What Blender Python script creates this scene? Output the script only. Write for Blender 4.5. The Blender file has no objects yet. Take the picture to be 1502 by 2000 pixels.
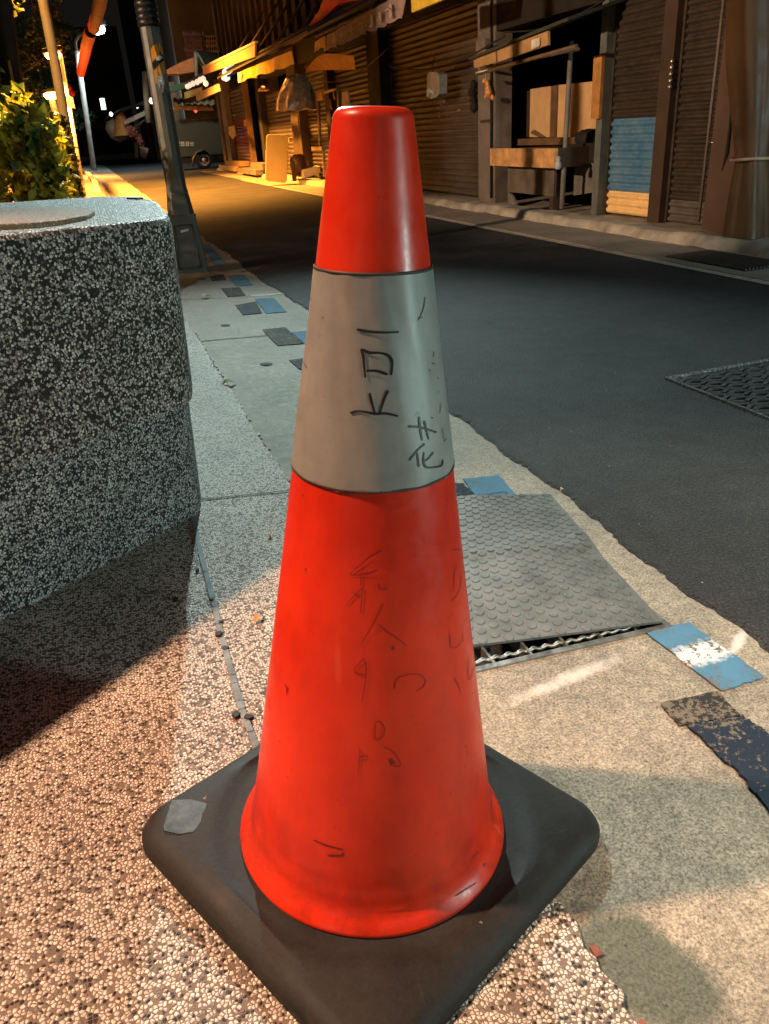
import bpy, bmesh, math, random
from mathutils import Vector, Matrix
from mathutils.bvhtree import BVHTree
rnd = random.Random(7)
scene = bpy.context.scene
COL = scene.collection

# ------------------------------------------------------------------ camera model (photo 1502 x 2000, focal 1500 px)
F = 1500.0
R = Matrix(((0.9397062897, 0.2022526928, -0.2757642786),
            (-0.3364894996, 0.4028795021, -0.8511538776),
            (-0.0610483884, 0.8926264365, 0.4466443095)))
CAM = Vector((0, 0, 0.735))
TH = math.atan2(0.06482873, 0.99789641)          # the near pavement falls 3.7 degrees towards the road
O = Vector((0.83, 0, 0))
XX = Vector((math.cos(TH), 0, -math.sin(TH))); NN = Vector((math.sin(TH), 0, math.cos(TH)))
MS = Matrix(((XX.x, 0, NN.x, O.x), (0, 1, 0, 0), (XX.z, 0, NN.z, 0), (0, 0, 0, 1)))
def ray(u, v): return R @ Vector(((u - 751) / F, -(v - 1000) / F, -1))
def PX(u, v, x): r = ray(u, v); return CAM + r * (x / r.x)
def PY(u, v, y): r = ray(u, v); return CAM + r * (y / r.y)
def PZ(u, v, z=0.0): r = ray(u, v); return CAM + r * ((z - CAM.z) / r.z)
def L(u, v, h=0.0):                               # a point in the pavement's own frame
    r = ray(u, v); t = (h - (CAM - O).dot(NN)) / r.dot(NN); p = CAM + r * t - O
    return Vector((p.dot(XX), p.y, p.dot(NN)))
def fy(u, x=3.55, v=300): return PX(u, v, x).y
def fz(u, v, x=3.55): return PX(u, v, x).z

# ------------------------------------------------------------------ materials
class NT:
    def __init__(s, name):
        s.m = bpy.data.materials.new(name); s.m.use_nodes = True; s.t = s.m.node_tree; s.n = s.t.nodes; s.l = s.t.links
        s.b = s.n['Principled BSDF']; s.pos = s.n.new('ShaderNodeNewGeometry').outputs['Position']
    def node(s, t, **k):
        n = s.n.new('ShaderNode' + t)
        for a, v in k.items(): setattr(n, a, v)
        return n
    def put(s, sock, v):
        if hasattr(v, 'default_value') or hasattr(v, 'links'): s.l.new(v, sock)
        elif isinstance(v, (tuple, list)) and len(v) == 3 and sock.type == 'RGBA': sock.default_value = (*v, 1)
        else: sock.default_value = v
    def noise(s, scale, detail=4, rough=.55, vec=None, dist=0):
        n = s.node('TexNoise'); n.inputs['Scale'].default_value = scale; n.inputs['Detail'].default_value = detail
        n.inputs['Roughness'].default_value = rough; n.inputs['Distortion'].default_value = dist
        s.put(n.inputs['Vector'], vec or s.pos); return n.outputs['Fac']
    def noisec(s, scale, vec=None):
        n = s.node('TexNoise'); n.inputs['Scale'].default_value = scale; s.put(n.inputs['Vector'], vec or s.pos); return n.outputs['Color']
    def ramp(s, f, *stops):
        r = s.node('ValToRGB'); e = r.color_ramp.elements
        while len(e) < len(stops): e.new(.5)
        for i, (p, c) in enumerate(stops): e[i].position = p; e[i].color = (*c, 1) if isinstance(c, (tuple, list)) else (c, c, c, 1)
        s.l.new(f, r.inputs[0]); return r.outputs[0]
    def mix(s, f, a, b, mode='MIX'):
        n = s.node('MixRGB', blend_type=mode); s.put(n.inputs[0], f); s.put(n.inputs[1], a); s.put(n.inputs[2], b); return n.outputs[0]
    def math(s, op, a, b=0.0, c=None, clamp=False):
        n = s.node('Math', operation=op, use_clamp=clamp); s.put(n.inputs[0], a); s.put(n.inputs[1], b)
        if c is not None: s.put(n.inputs[2], c)
        return n.outputs[0]
    def vmath(s, op, a, b):
        n = s.node('VectorMath', operation=op); s.put(n.inputs[0], a); s.put(n.inputs[1], b); return n.outputs[0] if op != 'LENGTH' and op != 'DISTANCE' else n.outputs['Value']
    def mapping(s, scale=(1, 1, 1), rot=(0, 0, 0), loc=(0, 0, 0), vec=None):
        n = s.node('Mapping'); n.inputs['Scale'].default_value = scale; n.inputs['Rotation'].default_value = rot; n.inputs['Location'].default_value = loc
        s.put(n.inputs['Vector'], vec or s.pos); return n.outputs[0]
    def bump(s, h, strength=.3, dist=.002, prev=None):
        n = s.node('Bump'); n.inputs['Strength'].default_value = strength; n.inputs['Distance'].default_value = dist
        s.l.new(h, n.inputs['Height'])
        if prev: s.l.new(prev, n.inputs['Normal'])
        return n.outputs[0]
    def fin(s, col=None, rough=None, normal=None, metal=None, **k):
        if col is not None: s.put(s.b.inputs['Base Color'], col)
        if rough is not None: s.put(s.b.inputs['Roughness'], rough)
        if metal is not None: s.put(s.b.inputs['Metallic'], metal)
        if normal is not None: s.l.new(normal, s.b.inputs['Normal'])
        for a, v in k.items(): s.put(s.b.inputs[a.replace('_', ' ')], v)
        return s.m
_mc = {}
def simple(name, c, rough=.6, var=.35, scale=12, bump=.15, bscale=90, metal=0, spec=None):
    if name in _mc: return _mc[name]
    s = NT(name)
    f = s.noise(scale, 5, .65)
    lo = tuple(x * (1 - var) for x in c); hi = tuple(min(1, x * (1 + var * .7)) for x in c)
    col = s.ramp(f, (.3, lo), (.7, hi))
    n = s.bump(s.noise(bscale, 3), bump, .002)
    r = s.ramp(s.noise(scale * 2, 3), (.3, max(.05, rough - .12)), (.7, min(1, rough + .12)))
    k = {}
    m = s.fin(col, r, n, metal, **k)
    if spec is not None: s.b.inputs['Specular IOR Level'].default_value = spec
    _mc[name] = m; return m
def emit(name, c, e):
    s = NT(name); s.fin((0.8, 0.8, 0.8), .4); s.b.inputs['Emission Color'].default_value = (*c, 1); s.b.inputs['Emission Strength'].default_value = e
    return s.m

def pebble(name, scale, matrix, cols, presence, edge=.05, dark=.16, rough=.55, bstr=.5, tone=None, flat=False, rr=.42):
    """washed pebble finish: irregular chips set in mortar"""
    s = NT(name)
    w = s.mix(.0065 * 100 / scale, s.pos, s.vmath('SUBTRACT', s.noisec(scale * 1.3), (.5, .5, .5)), 'ADD')
    v1 = s.node('TexVoronoi'); v1.inputs['Scale'].default_value = scale; s.put(v1.inputs['Vector'], w)
    v2 = s.node('TexVoronoi', feature='DISTANCE_TO_EDGE'); v2.inputs['Scale'].default_value = scale; s.put(v2.inputs['Vector'], w)
    if flat: v1.voronoi_dimensions = '2D'; v2.voronoi_dimensions = '2D'
    sep = s.node('SeparateColor'); s.l.new(v1.outputs['Color'], sep.inputs[0])
    chipc = s.ramp(sep.outputs[0], (0, cols[0]), (dark, cols[1]), (dark + .12, cols[2]), (dark + .12 + (1 - dark - .12) * .5, cols[3]))
    for nd in s.n:
        if nd.type == 'VALTORGB': nd.color_ramp.interpolation = 'LINEAR'
    chipc_node = chipc.node; chipc_node.color_ramp.interpolation = 'CONSTANT'
    tint = s.mix(.5, chipc, s.ramp(sep.outputs[2], (0, .62), (1, 1.12)), 'MULTIPLY'); tint = s.mix(.35, tint, s.ramp(s.noise(scale * 2.2, 3), (.3, .7), (.7, 1.05)), 'MULTIPLY')
    e = s.math('ADD', s.math('MULTIPLY', sep.outputs[2], edge * 1.2), edge)
    rr0 = s.math('ADD', s.math('MULTIPLY', sep.outputs[1], .16), rr)
    m = s.math('MULTIPLY', s.math('SMOOTH_MIN', s.math('SUBTRACT', v2.outputs['Distance'], e), s.math('SUBTRACT', rr0, v1.outputs['Distance']), .12), 26, clamp=True)
    pres = s.math('LESS_THAN', sep.outputs[1], presence)
    m2 = s.math('MULTIPLY', m, pres)
    big = s.noise(4, 4); sand = s.noise(scale * 5, 2)
    mat_c = s.mix(.6, s.ramp(sand, (.3, tuple(x * .6 for x in matrix)), (.7, tuple(min(1, x * 1.4) for x in matrix))), s.ramp(big, (.3, .6), (.7, 1.0)), 'MULTIPLY')
    col = s.mix(m2, mat_c, tint)
    dirt = s.ramp(s.noise(7, 6, .7), (.35, .55), (.62, 1.0))
    col = s.mix(.55, col, dirt, 'MULTIPLY')
    if tone: col = tone(s, col)
    hgt = s.math('MULTIPLY', m2, s.math('MULTIPLY', v2.outputs['Distance'], 2.5, clamp=True))
    n = s.bump(hgt, bstr * 1.3, .0028)
    n = s.bump(sand, .3, .0006, n)
    r = s.ramp(m2, (0, .85), (1, rough))
    return s.fin(col, r, n)

def ell(s, c, rx, ry, rot=0.0, nz=12, amt=.5, soft=.25):
    """a stain, smear or painted shadow with a shape of its own around world point c"""
    n = s.node('Mapping', vector_type='TEXTURE'); n.inputs['Location'].default_value = c; n.inputs['Rotation'].default_value = (0, 0, rot); n.inputs['Scale'].default_value = (rx, ry, 1)
    s.l.new(s.pos, n.inputs['Vector'])
    sx = s.node('SeparateXYZ'); s.l.new(n.outputs[0], sx.inputs[0])
    d = s.math('SQRT', s.math('ADD', s.math('POWER', s.math('ABSOLUTE', sx.outputs[0]), 2), s.math('POWER', s.math('ABSOLUTE', sx.outputs[1]), 2)))
    d = s.math('ADD', d, s.math('MULTIPLY', s.math('SUBTRACT', s.noise(nz, 6, .7), .5), amt * 2))
    return s.math('DIVIDE', s.math('SUBTRACT', 1.0, d), soft, clamp=True)
def Wp(u, v, h=0.0): return MS @ L(u, v, h)

def concrete_mat():
    s = NT('weathered_concrete')
    g = s.noise(290, 4, .85); g2 = s.noise(45, 5, .7); b = s.noise(2.2, 6, .6); m_ = s.noise(9, 5, .65)
    c = s.ramp(g, (.34, (.10, .088, .072)), (.46, (.30, .278, .24)), (.62, (.60, .57, .50)))
    c = s.mix(.75, c, s.ramp(g2, (.28, .50), (.62, 1.12)), 'MULTIPLY')
    c = s.mix(.8, c, s.ramp(b, (.3, (.62, .62, .60)), (.66, (1.12, 1.08, .98))), 'MULTIPLY')
    c = s.mix(.55, c, s.ramp(m_, (.35, (.75, .76, .74)), (.65, (1.08, 1.04, 1.0))), 'MULTIPLY')
    c = s.mix(1.0, c, (.87, .87, .88), 'MULTIPLY')
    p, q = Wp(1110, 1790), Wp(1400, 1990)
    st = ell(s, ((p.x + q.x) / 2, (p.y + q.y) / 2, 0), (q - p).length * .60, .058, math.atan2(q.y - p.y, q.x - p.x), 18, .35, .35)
    c = s.mix(s.math('MULTIPLY', st, .86), c, s.ramp(g, (.3, (.025, .04, .032)), (.7, (.10, .13, .105))))  # dark green patch: stain plus the cone's shadow, painted into the concrete
    p = Wp(1110, 1325)
    sm = ell(s, (p.x, p.y, 0), .13, .016, .18, 60, .9, .8)
    c = s.mix(s.math('MULTIPLY', sm, .55), c, (.72, .72, .70))
    for (u, v, rx, ry, ro) in ((1445, 1245, .04, .009, .5), (1440, 1262, .04, .008, .45), (705, 640, .0, .0, 0)):
        if rx == 0: continue
        p = Wp(u, v); sm = ell(s, (p.x, p.y, 0), rx, ry, ro, 80, .5, .6); c = s.mix(s.math('MULTIPLY', sm, .7), c, (.72, .72, .70))
    sp = s.noise(150, 2, .5, dist=.6)
    c = s.mix(s.ramp(sp, (.70, 0.0), (.74, .85)), c, (.03, .025, .02))
    cr = s.node('TexVoronoi', feature='DISTANCE_TO_EDGE'); cr.inputs['Scale'].default_value = 1.1
    s.put(cr.inputs['Vector'], s.mix(.35, s.pos, s.noisec(5), 'ADD'))
    crk = s.ramp(cr.outputs['Distance'], (0, .85), (.006, 0.0))
    crk2 = s.math('MULTIPLY', crk, s.ramp(s.noise(1.7, 2), (.5, 0.0), (.6, 1.0)))
    n = s.bump(g, .5, .0016); n = s.bump(g2, .35, .004, n)
    return s.fin(c, s.ramp(g2, (.3, .7), (.7, .95)), n)
def asphalt_mat():
    s = NT('asphalt')
    v = s.node('TexVoronoi'); v.inputs['Scale'].default_value = 150; s.l.new(s.pos, v.inputs['Vector'])
    g = s.noise(230, 3, .75); b = s.noise(1.5, 5, .6); b2 = s.noise(14, 5, .7)
    c = s.ramp(g, (.3, (.020, .0208, .0215)), (.5, (.042, .044, .0455)), (.72, (.105, .11, .112)))
    c = s.mix(.85, c, s.ramp(b, (.3, .6), (.7, 1.3)), 'MULTIPLY')
    c = s.mix(.6, c, s.ramp(b2, (.3, .65), (.7, 1.2)), 'MULTIPLY')
    sp = s.node('TexVoronoi'); sp.inputs['Scale'].default_value = 26; s.l.new(s.pos, sp.inputs['Vector'])
    sep = s.node('SeparateColor'); s.l.new(sp.outputs['Color'], sep.inputs[0])
    fl = s.math('MULTIPLY', s.math('LESS_THAN', sp.outputs['Distance'], .05), s.math('LESS_THAN', sep.outputs[0], .22))
    c = s.mix(fl, c, (.30, .28, .24))
    n = s.bump(v.outputs['Distance'], .55, .004); n = s.bump(g, .6, .002, n); n = s.bump(b2, .3, .01, n)
    s.b.inputs['Specular IOR Level'].default_value = .2
    return s.fin(c, s.ramp(g, (.3, .75), (.7, .95)), n)

M = {}
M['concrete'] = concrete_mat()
M['asphalt'] = asphalt_mat()
M['terrazzo'] = pebble('washed_pebble_paving', 250, (.20, .155, .12), [(.03, .028, .03), (.24, .21, .19), (.92, .86, .78), (.80, .72, .62)], .96, .048, .16, flat=True, rr=.47)
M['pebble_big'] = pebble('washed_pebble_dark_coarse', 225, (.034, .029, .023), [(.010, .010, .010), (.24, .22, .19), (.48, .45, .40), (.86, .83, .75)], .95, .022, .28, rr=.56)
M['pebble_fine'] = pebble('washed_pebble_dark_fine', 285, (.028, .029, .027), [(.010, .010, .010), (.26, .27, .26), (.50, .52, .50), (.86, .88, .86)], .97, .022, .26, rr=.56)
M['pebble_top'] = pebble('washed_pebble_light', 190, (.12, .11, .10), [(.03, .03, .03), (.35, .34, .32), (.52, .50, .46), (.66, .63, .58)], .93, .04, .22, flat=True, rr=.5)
M['asphalt_dark'] = simple('old_black_paint', (.035, .04, .05), .7, .5, 30, .6, 220)

# ------------------------------------------------------------------ mesh builder
class MB:
    def __init__(s): s.v = []; s.f = []; s.mi = []; s.sm = []
    def add(s, vs, fs, mi=0, smooth=False):
        o = len(s.v); s.v += [Vector(p) for p in vs]
        for f in fs: s.f.append([i + o for i in f]); s.mi.append(mi); s.sm.append(smooth)
    def box(s, a, b, mi=0):
        (x0, y0, z0), (x1, y1, z1) = a, b
        if x0 > x1: x0, x1 = x1, x0
        if y0 > y1: y0, y1 = y1, y0
        if z0 > z1: z0, z1 = z1, z0
        s.add([(x0, y0, z0), (x1, y0, z0), (x1, y1, z0), (x0, y1, z0), (x0, y0, z1), (x1, y0, z1), (x1, y1, z1), (x0, y1, z1)],
              [(0, 3, 2, 1), (4, 5, 6, 7), (0, 1, 5, 4), (1, 2, 6, 5), (2, 3, 7, 6), (3, 0, 4, 7)], mi)
    def obox(s, c, ax, ay, az, mi=0):      # oriented box, half-axis vectors
        c = Vector(c); ax, ay, az = Vector(ax), Vector(ay), Vector(az)
        p = [c + ax * i + ay * j + az * k for k in (-1, 1) for (i, j) in ((-1, -1), (1, -1), (1, 1), (-1, 1))]
        s.add(p, [(0, 3, 2, 1), (4, 5, 6, 7), (0, 1, 5, 4), (1, 2, 6, 5), (2, 3, 7, 6), (3, 0, 4, 7)], mi)
    def tube(s, pts, r, n=8, mi=0, caps=True, smooth=True):
        pts = [Vector(p) for p in pts]; rs = r if isinstance(r, (list, tuple)) else [r] * len(pts); o = len(s.v)
        up = Vector((.013, .021, 1))
        for i, p in enumerate(pts):
            t = (pts[min(i + 1, len(pts) - 1)] - pts[max(i - 1, 0)]).normalized()
            if abs(t.dot(up.normalized())) > .95: up2 = Vector((1, .02, .01))
            else: up2 = up
            a = t.cross(up2).normalized(); b = t.cross(a).normalized()
            for k in range(n):
                q = 2 * math.pi * k / n; s.v.append(p + (a * math.cos(q) + b * math.sin(q)) * rs[i])
        for i in range(len(pts) - 1):
            for k in range(n):
                k2 = (k + 1) % n; s.f.append([o + i * n + k, o + i * n + k2, o + (i + 1) * n + k2, o + (i + 1) * n + k]); s.mi.append(mi); s.sm.append(smooth)
        if caps:
            s.f.append([o + k for k in range(n)][::-1]); s.mi.append(mi); s.sm.append(False)
            e = o + (len(pts) - 1) * n; s.f.append([e + k for k in range(n)]); s.mi.append(mi); s.sm.append(False)
    def lathe(s, prof, n=64, c=(0, 0, 0), mi=0, smooth=True, close=False):
        o = len(s.v); c = Vector(c)
        for (r, z) in prof:
            for k in range(n):
                q = 2 * math.pi * k / n; s.v.append(c + Vector((r * math.cos(q), r * math.sin(q), z)))
        for i in range(len(prof) - 1):
            for k in range(n):
                k2 = (k + 1) % n; s.f.append([o + i * n + k, o + i * n + k2, o + (i + 1) * n + k2, o + (i + 1) * n + k]); s.mi.append(mi); s.sm.append(smooth)
        if close:
            e = o + (len(prof) - 1) * n; s.f.append([e + k for k in range(n)]); s.mi.append(mi); s.sm.append(False)
    def prism(s, poly, z0, z1, mi=0, top=True, bottom=True):
        n = len(poly); o = len(s.v)
        for z in (z0, z1):
            for p in poly: s.v.append(Vector((p[0], p[1], z)))
        for i in range(n):
            j = (i + 1) % n; s.f.append([o + i, o + j, o + n + j, o + n + i]); s.mi.append(mi); s.sm.append(False)
        if top: s.f.append([o + n + i for i in range(n)]); s.mi.append(mi); s.sm.append(False)
        if bottom: s.f.append([o + i for i in range(n)][::-1]); s.mi.append(mi); s.sm.append(False)
    def wave(s, x, y0, y1, z0, z1, pitch, amp, mi=0):   # slatted curtain on the plane x
        st = 8; n = max(1, int(round((z1 - z0) / pitch))) * st; o = len(s.v)
        prof = [0, .45, .85, 1, .95, .7, .25, -.15]
        for i in range(n + 1):
            z = z0 + (z1 - z0) * i / n; a = -amp * prof[i % st]
            s.v.append(Vector((x + a, y0, z))); s.v.append(Vector((x + a, y1, z)))
        for i in range(n): s.f.append([o + 2 * i, o + 2 * i + 2, o + 2 * i + 3, o + 2 * i + 1]); s.mi.append(mi); s.sm.append(True)
    def sheet(s, x0, x1, y0, y1, nx, ny, fn, mi=0):
        o = len(s.v)
        for j in range(ny + 1):
            for i in range(nx + 1): s.v.append(Vector(fn(x0 + (x1 - x0) * i / nx, y0 + (y1 - y0) * j / ny)))
        for j in range(ny):
            for i in range(nx):
                a = o + j * (nx + 1) + i; s.f.append([a, a + 1, a + nx + 2, a + nx + 1]); s.mi.append(mi); s.sm.append(True)
    def build(s, name, mats, parent=None, org=(0, 0, 0), side=False, bevel=0, seg=2):
        org = Vector(org); me = bpy.data.meshes.new(name)
        if parent is not None and not isinstance(parent, tuple) and 'org' in parent: org = Vector(parent['org'])
        me.from_pydata([p - org for p in s.v], [], s.f); me.update()
        for m in (mats if isinstance(mats, (list, tuple)) else [mats]): me.materials.append(M[m] if isinstance(m, str) else m)
        for i, p in enumerate(me.polygons): p.material_index = s.mi[i]; p.use_smooth = s.sm[i]
        ob = bpy.data.objects.new(name, me); COL.objects.link(ob)
        if parent is not None: ob.parent = parent
        else:
            T = Matrix.Translation(org); ob.matrix_world = (MS @ T) if side else T
        if bevel:
            b = ob.modifiers.new('bevel', 'BEVEL'); b.width = bevel; b.segments = seg; b.limit_method = 'ANGLE'
        return ob
def tag(o, label, cat, group=None):
    o['label'] = label; o['category'] = cat
    if group: o['group'] = group
    return o
def thing(name, label, cat, org=(0, 0, 0), side=False, group=None, parent=None):
    o = bpy.data.objects.new(name, None); COL.objects.link(o); o.empty_display_size = .1
    T = Matrix.Translation(Vector(org)); o.matrix_world = (MS @ T) if side else T
    o['org'] = list(Vector(org)); tag(o, label, cat, group); return o
def kid(o, org): o['org'] = list(Vector(org)); return o
def sub(parent_obj):    # let a part carry sub-parts built in the same coordinates
    parent_obj['org'] = parent_obj.parent['org']; return parent_obj
def struct(o): o['kind'] = 'structure'; return o

# ------------------------------------------------------------------ ground, road, pavements
def jit(a, s): return (rnd.random() - .5) * 2 * a
mb = MB(); mb.sheet(-60, 90, -20, 140, 2, 2, lambda x, y: (x, y, -.12)); struct(mb.build('ground', 'asphalt'))
# near concrete pavement (its own tilted frame) with an opening over the drain
GX0, GX1, GY0, GY1 = L(900, 1300).x - .06, L(1305, 1219).x, .80, 1.36
mb = MB()
xs = [-1.6, GX0, GX1, .012]; ys = [-1.5, GY0, GY1, 3.06, 4.05, 7, 40]
for i in range(3):
    for j in range(6):
        if i == 1 and j == 1: continue
        mb.add([(xs[i], ys[j], 0), (xs[i + 1], ys[j], 0), (xs[i + 1], ys[j + 1], 0), (xs[i], ys[j + 1], 0)], [(0, 1, 2, 3)])
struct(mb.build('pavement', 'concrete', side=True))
mb = MB()   # drain channel walls
d = -.16
mb.add([(GX0, GY0, 0), (GX1, GY0, 0), (GX1, GY1, 0), (GX0, GY1, 0), (GX0, GY0, d), (GX1, GY0, d), (GX1, GY1, d), (GX0, GY1, d)],
       [(0, 1, 5, 4), (1, 2, 6, 5), (2, 3, 7, 6), (3, 0, 4, 7), (4, 5, 6, 7)])
struct(mb.build('drain_channel', simple('drain_mud', (.05, .04, .03), .8, .6, 30, .8), side=True))
# washed pebble terrace: 4 mm thick, ragged right edge
TE = L(1140, 1840).x
edge = []; y = -1.5
while y < 40:
    edge.append((TE + .004 * math.sin(y * 9) + jit(.0045, 0) + (.0 if y < 1.4 else -.012), y)); y += .012 if y < 3 else .3
mb = MB()
def strip_left(edge, xl, z, mb):
    for a, b in zip(edge, edge[1:]):
        mb.add([(xl, a[1], z), (a[0], a[1], z), (b[0], b[1], z), (xl, b[1], z)], [(0, 1, 2, 3)])
        mb.add([(a[0], a[1], 0), (b[0], b[1], 0), (b[0], b[1], z), (a[0], a[1], z)], [(0, 1, 2, 3)])
strip_left(edge, -30, .005, mb)
struct(mb.build('pebble_terrace', 'terrazzo', side=True))
# red tile chips along the terrace edge
mb = MB(); y = -.3
while y < 3.2:
    if rnd.random() < .55:
        x = TE + .001 + (0 if y < 1.4 else -.012); w = rnd.uniform(.003, .008); h = rnd.uniform(.008, .03)
        mb.prism([(x, y), (x + w, y + jit(.003, 0)), (x + w + jit(.002, 0), y + h), (x, y + h)], .0, .0035)
    y += rnd.uniform(.02, .05)
struct(mb.build('tile_edging', simple('red_tile', (.22, .07, .05), .7, .4, 60), side=True))
# asphalt lane with a ragged left edge
mb = MB(); left = []; y = -2.0
ph = [rnd.random() * 6 for _ in range(4)]
while y < 45:
    left.append((.832 + .012 * math.sin(y * 3.1 + ph[0]) + .007 * math.sin(y * 11 + ph[1]) + .004 * math.sin(y * 37 + ph[2]) + jit(.004, 0), y)); y += .012 if y < 4 else .08
for a, b in zip(left, left[1:]):
    mb.add([(a[0], a[1], .005), (2.80, a[1], .005), (2.80, b[1], .005), (b[0], b[1], .005)], [(0, 1, 2, 3)])
    mb.add([(a[0] - .010, a[1], .0012), (a[0], a[1], .005), (b[0], b[1], .005), (b[0] - .010, b[1], .0012)], [(0, 1, 2, 3)])
mb.add([(2.80, 22.01, .005), (30, 22.01, .005), (30, 45, .005), (2.80, 45, .005)], [(0, 1, 2, 3)])
mb.add([(-30, 45, .005), (30, 45, .005), (30, 80, .005), (-30, 80, .005)], [(0, 1, 2, 3)])
struct(mb.build('road', 'asphalt'))
# right verge, kerb and shop floor
s = NT('verge_concrete'); g = s.noise(80, 4, .7); b = s.noise(3, 5, .6)
c = s.mix(.8, s.ramp(g, (.3, (.17, .15, .12)), (.7, (.36, .33, .27))), s.ramp(b, (.3, .55), (.65, 1.15)), 'MULTIPLY'); M['verge'] = s.fin(c, .85, s.bump(g, .5, .004))
mb = MB(); mb.box((2.80, -2, -.05), (3.23, 22.0, .012)); struct(mb.build('right_pavement', 'verge'))
mb = MB()
def kf(x, y):
    t = (x - 3.21) / .14; h = .062 * min(1, max(0, t * 3.2)) ** .6 + .004 * math.sin(y * 7) + .003 * math.sin(y * 23 + x * 40) + .004 * math.sin(y * 2.3)
    return (x + .012 * math.sin(y * 4.2) + .008 * math.sin(y * 13), y, .008 + h)
mb.sheet(3.21, 3.40, -2, 22.0, 10, 560, kf)
mb.box((3.40, -2, -.05), (9, 22, .058)); struct(mb.build('kerb', simple('kerb_concrete', (.36, .33, .27), .85, .45, 7, .5, 60)))
mb = MB()
for k in range(60):
    y0 = -2 + k * .3; mb.add([(2.745 + jit(.006, 0), y0, .009), (2.80, y0, .009), (2.80, y0 + .3, .009), (2.745 + jit(.006, 0), y0 + .3, .009)], [(0, 1, 2, 3)])
struct(mb.build('edge_line', simple('worn_white_paint', (.42, .40, .34), .7, .45, 25)))

def ragged(poly, n, a):
    out = []
    for i in range(len(poly)):
        p, q = Vector(poly[i]), Vector(poly[(i + 1) % len(poly)])
        for k in range(n): t = k / n; w = p.lerp(q, t); out.append((w.x + jit(a, 0), w.y + jit(a, 0)))
    return out
def paint_mat(name, c, wear, c2=None, mask=None):
    s = NT(name); f = s.noise(130, 5, .75); b = s.noise(20, 4)
    c0 = s.mix(.5, c, s.ramp(b, (.3, .7), (.7, 1.1)), 'MULTIPLY')
    if mask: c0 = s.mix(mask(s), c0, c2)
    w = s.ramp(s.math('ADD', f, s.math('MULTIPLY', s.math('SUBTRACT', b, .5), .5)), (wear - .03, 1.0), (wear + .02, 0.0))
    s.b.inputs['Specular IOR Level'].default_value = .12
    return s.fin(s.mix(w, c0, (.15, .135, .11)), .85, s.bump(f, .6, .002))
p = Wp(1372, 1278)
M['blue_sprayed'] = paint_mat('blue_paint_with_white_spray', (.085, .22, .36), .43, (.72, .75, .78), lambda s: ell(s, (p.x, p.y, 0), .09, .028, .1, 90, .7, .5))
M['blue'] = paint_mat('blue_paint', (.085, .215, .34), .40)
M['oldblue'] = paint_mat('blackened_blue_paint', (.018, .030, .052), .42)
M['oldblack'] = paint_mat('blackened_paint', (.030, .033, .034), .45)
def mark(pxs, m, label, cat, group, z=.003, rag=.0015):
    pl = [L(u, v) for u, v in pxs]; mb = MB(); pr = ragged([(q.x, q.y) for q in pl], 10, rag)
    c = sum((Vector((a, b, 0)) for a, b in pr), Vector()) / len(pr)
    mb.prism(pr, 0.0005, z, bottom=False)
    return tag(mb.build('paint_mark', m, org=(c.x, c.y, 0), side=True), label, cat, group)
G = 'blue paint marks along the pavement'; G2 = 'blackened paint marks along the pavement'
mark([(1262, 1238), (1345, 1218), (1492, 1325), (1408, 1352)], 'blue_sprayed', 'blue painted rectangle with white spray across it beside the drain cover', 'paint mark', G, rag=.002)
mark([(905, 937), (975, 930), (1007, 968), (930, 972)], 'blue', 'small blue painted square touching the far edge of the grey rubber mat', 'paint mark', G)
mark([(498, 585), (535, 583), (560, 610), (520, 613)], 'blue', 'blue painted rectangle just beyond the thin white cross line on the pavement', 'paint mark', G)
mark([(445, 540), (475, 537), (495, 557), (462, 560)], 'blue', 'blue painted rectangle right of the round hole near the lamp post base', 'paint mark', G)
mark([(570, 650), (600, 647), (640, 690), (597, 675)], 'blue', 'blue painted rectangle half hidden behind the silver band of the cone', 'paint mark', G)
mark([(395, 480), (408, 478), (440, 513), (418, 517)], 'blue', 'blue painted rectangle farthest away, right of the lamp post base', 'paint mark', G)
mark([(1288, 1376), (1400, 1352), (1445, 1400), (1325, 1420)], 'oldblack', 'worn grey-black painted patch below the blue and white rectangle', 'paint mark', G2)
mark([(1338, 1420), (1452, 1402), (1502, 1440), (1560, 1500), (1560, 1640), (1502, 1590), (1440, 1510)], 'oldblue', 'large dark navy painted patch at the right edge of the photo', 'paint mark', G2, z=.0045, rag=.003)
mark([(460, 597), (500, 590), (512, 612), (475, 616)], 'oldblue', 'dark faded painted patch left of the blue rectangle past the white cross line', 'paint mark', G2)
mark([(432, 564), (468, 562), (480, 578), (445, 580)], 'oldblack', 'dark grey painted patch just before the far blue rectangle', 'paint mark', G2)
mark([(410, 540), (436, 537), (442, 547), (415, 549)], 'oldblack', 'small hollow dark painted patch beside the lamp post base', 'paint mark', G2)
mark([(512, 645), (557, 640), (592, 672), (542, 676)], 'oldblack', 'dark painted rectangle left of the cone, crossing the pavement joint', 'paint mark', G2)
mark([(565, 705), (600, 700), (620, 722), (585, 722)], 'oldblue', 'dark painted patch half hidden by the silver band, nearer than the joint', 'paint mark', G2)
mark([(870, 948), (903, 945), (935, 975), (905, 985)], 'oldblue', 'dark navy painted patch between the cone and the small blue square', 'paint mark', G2)
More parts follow.
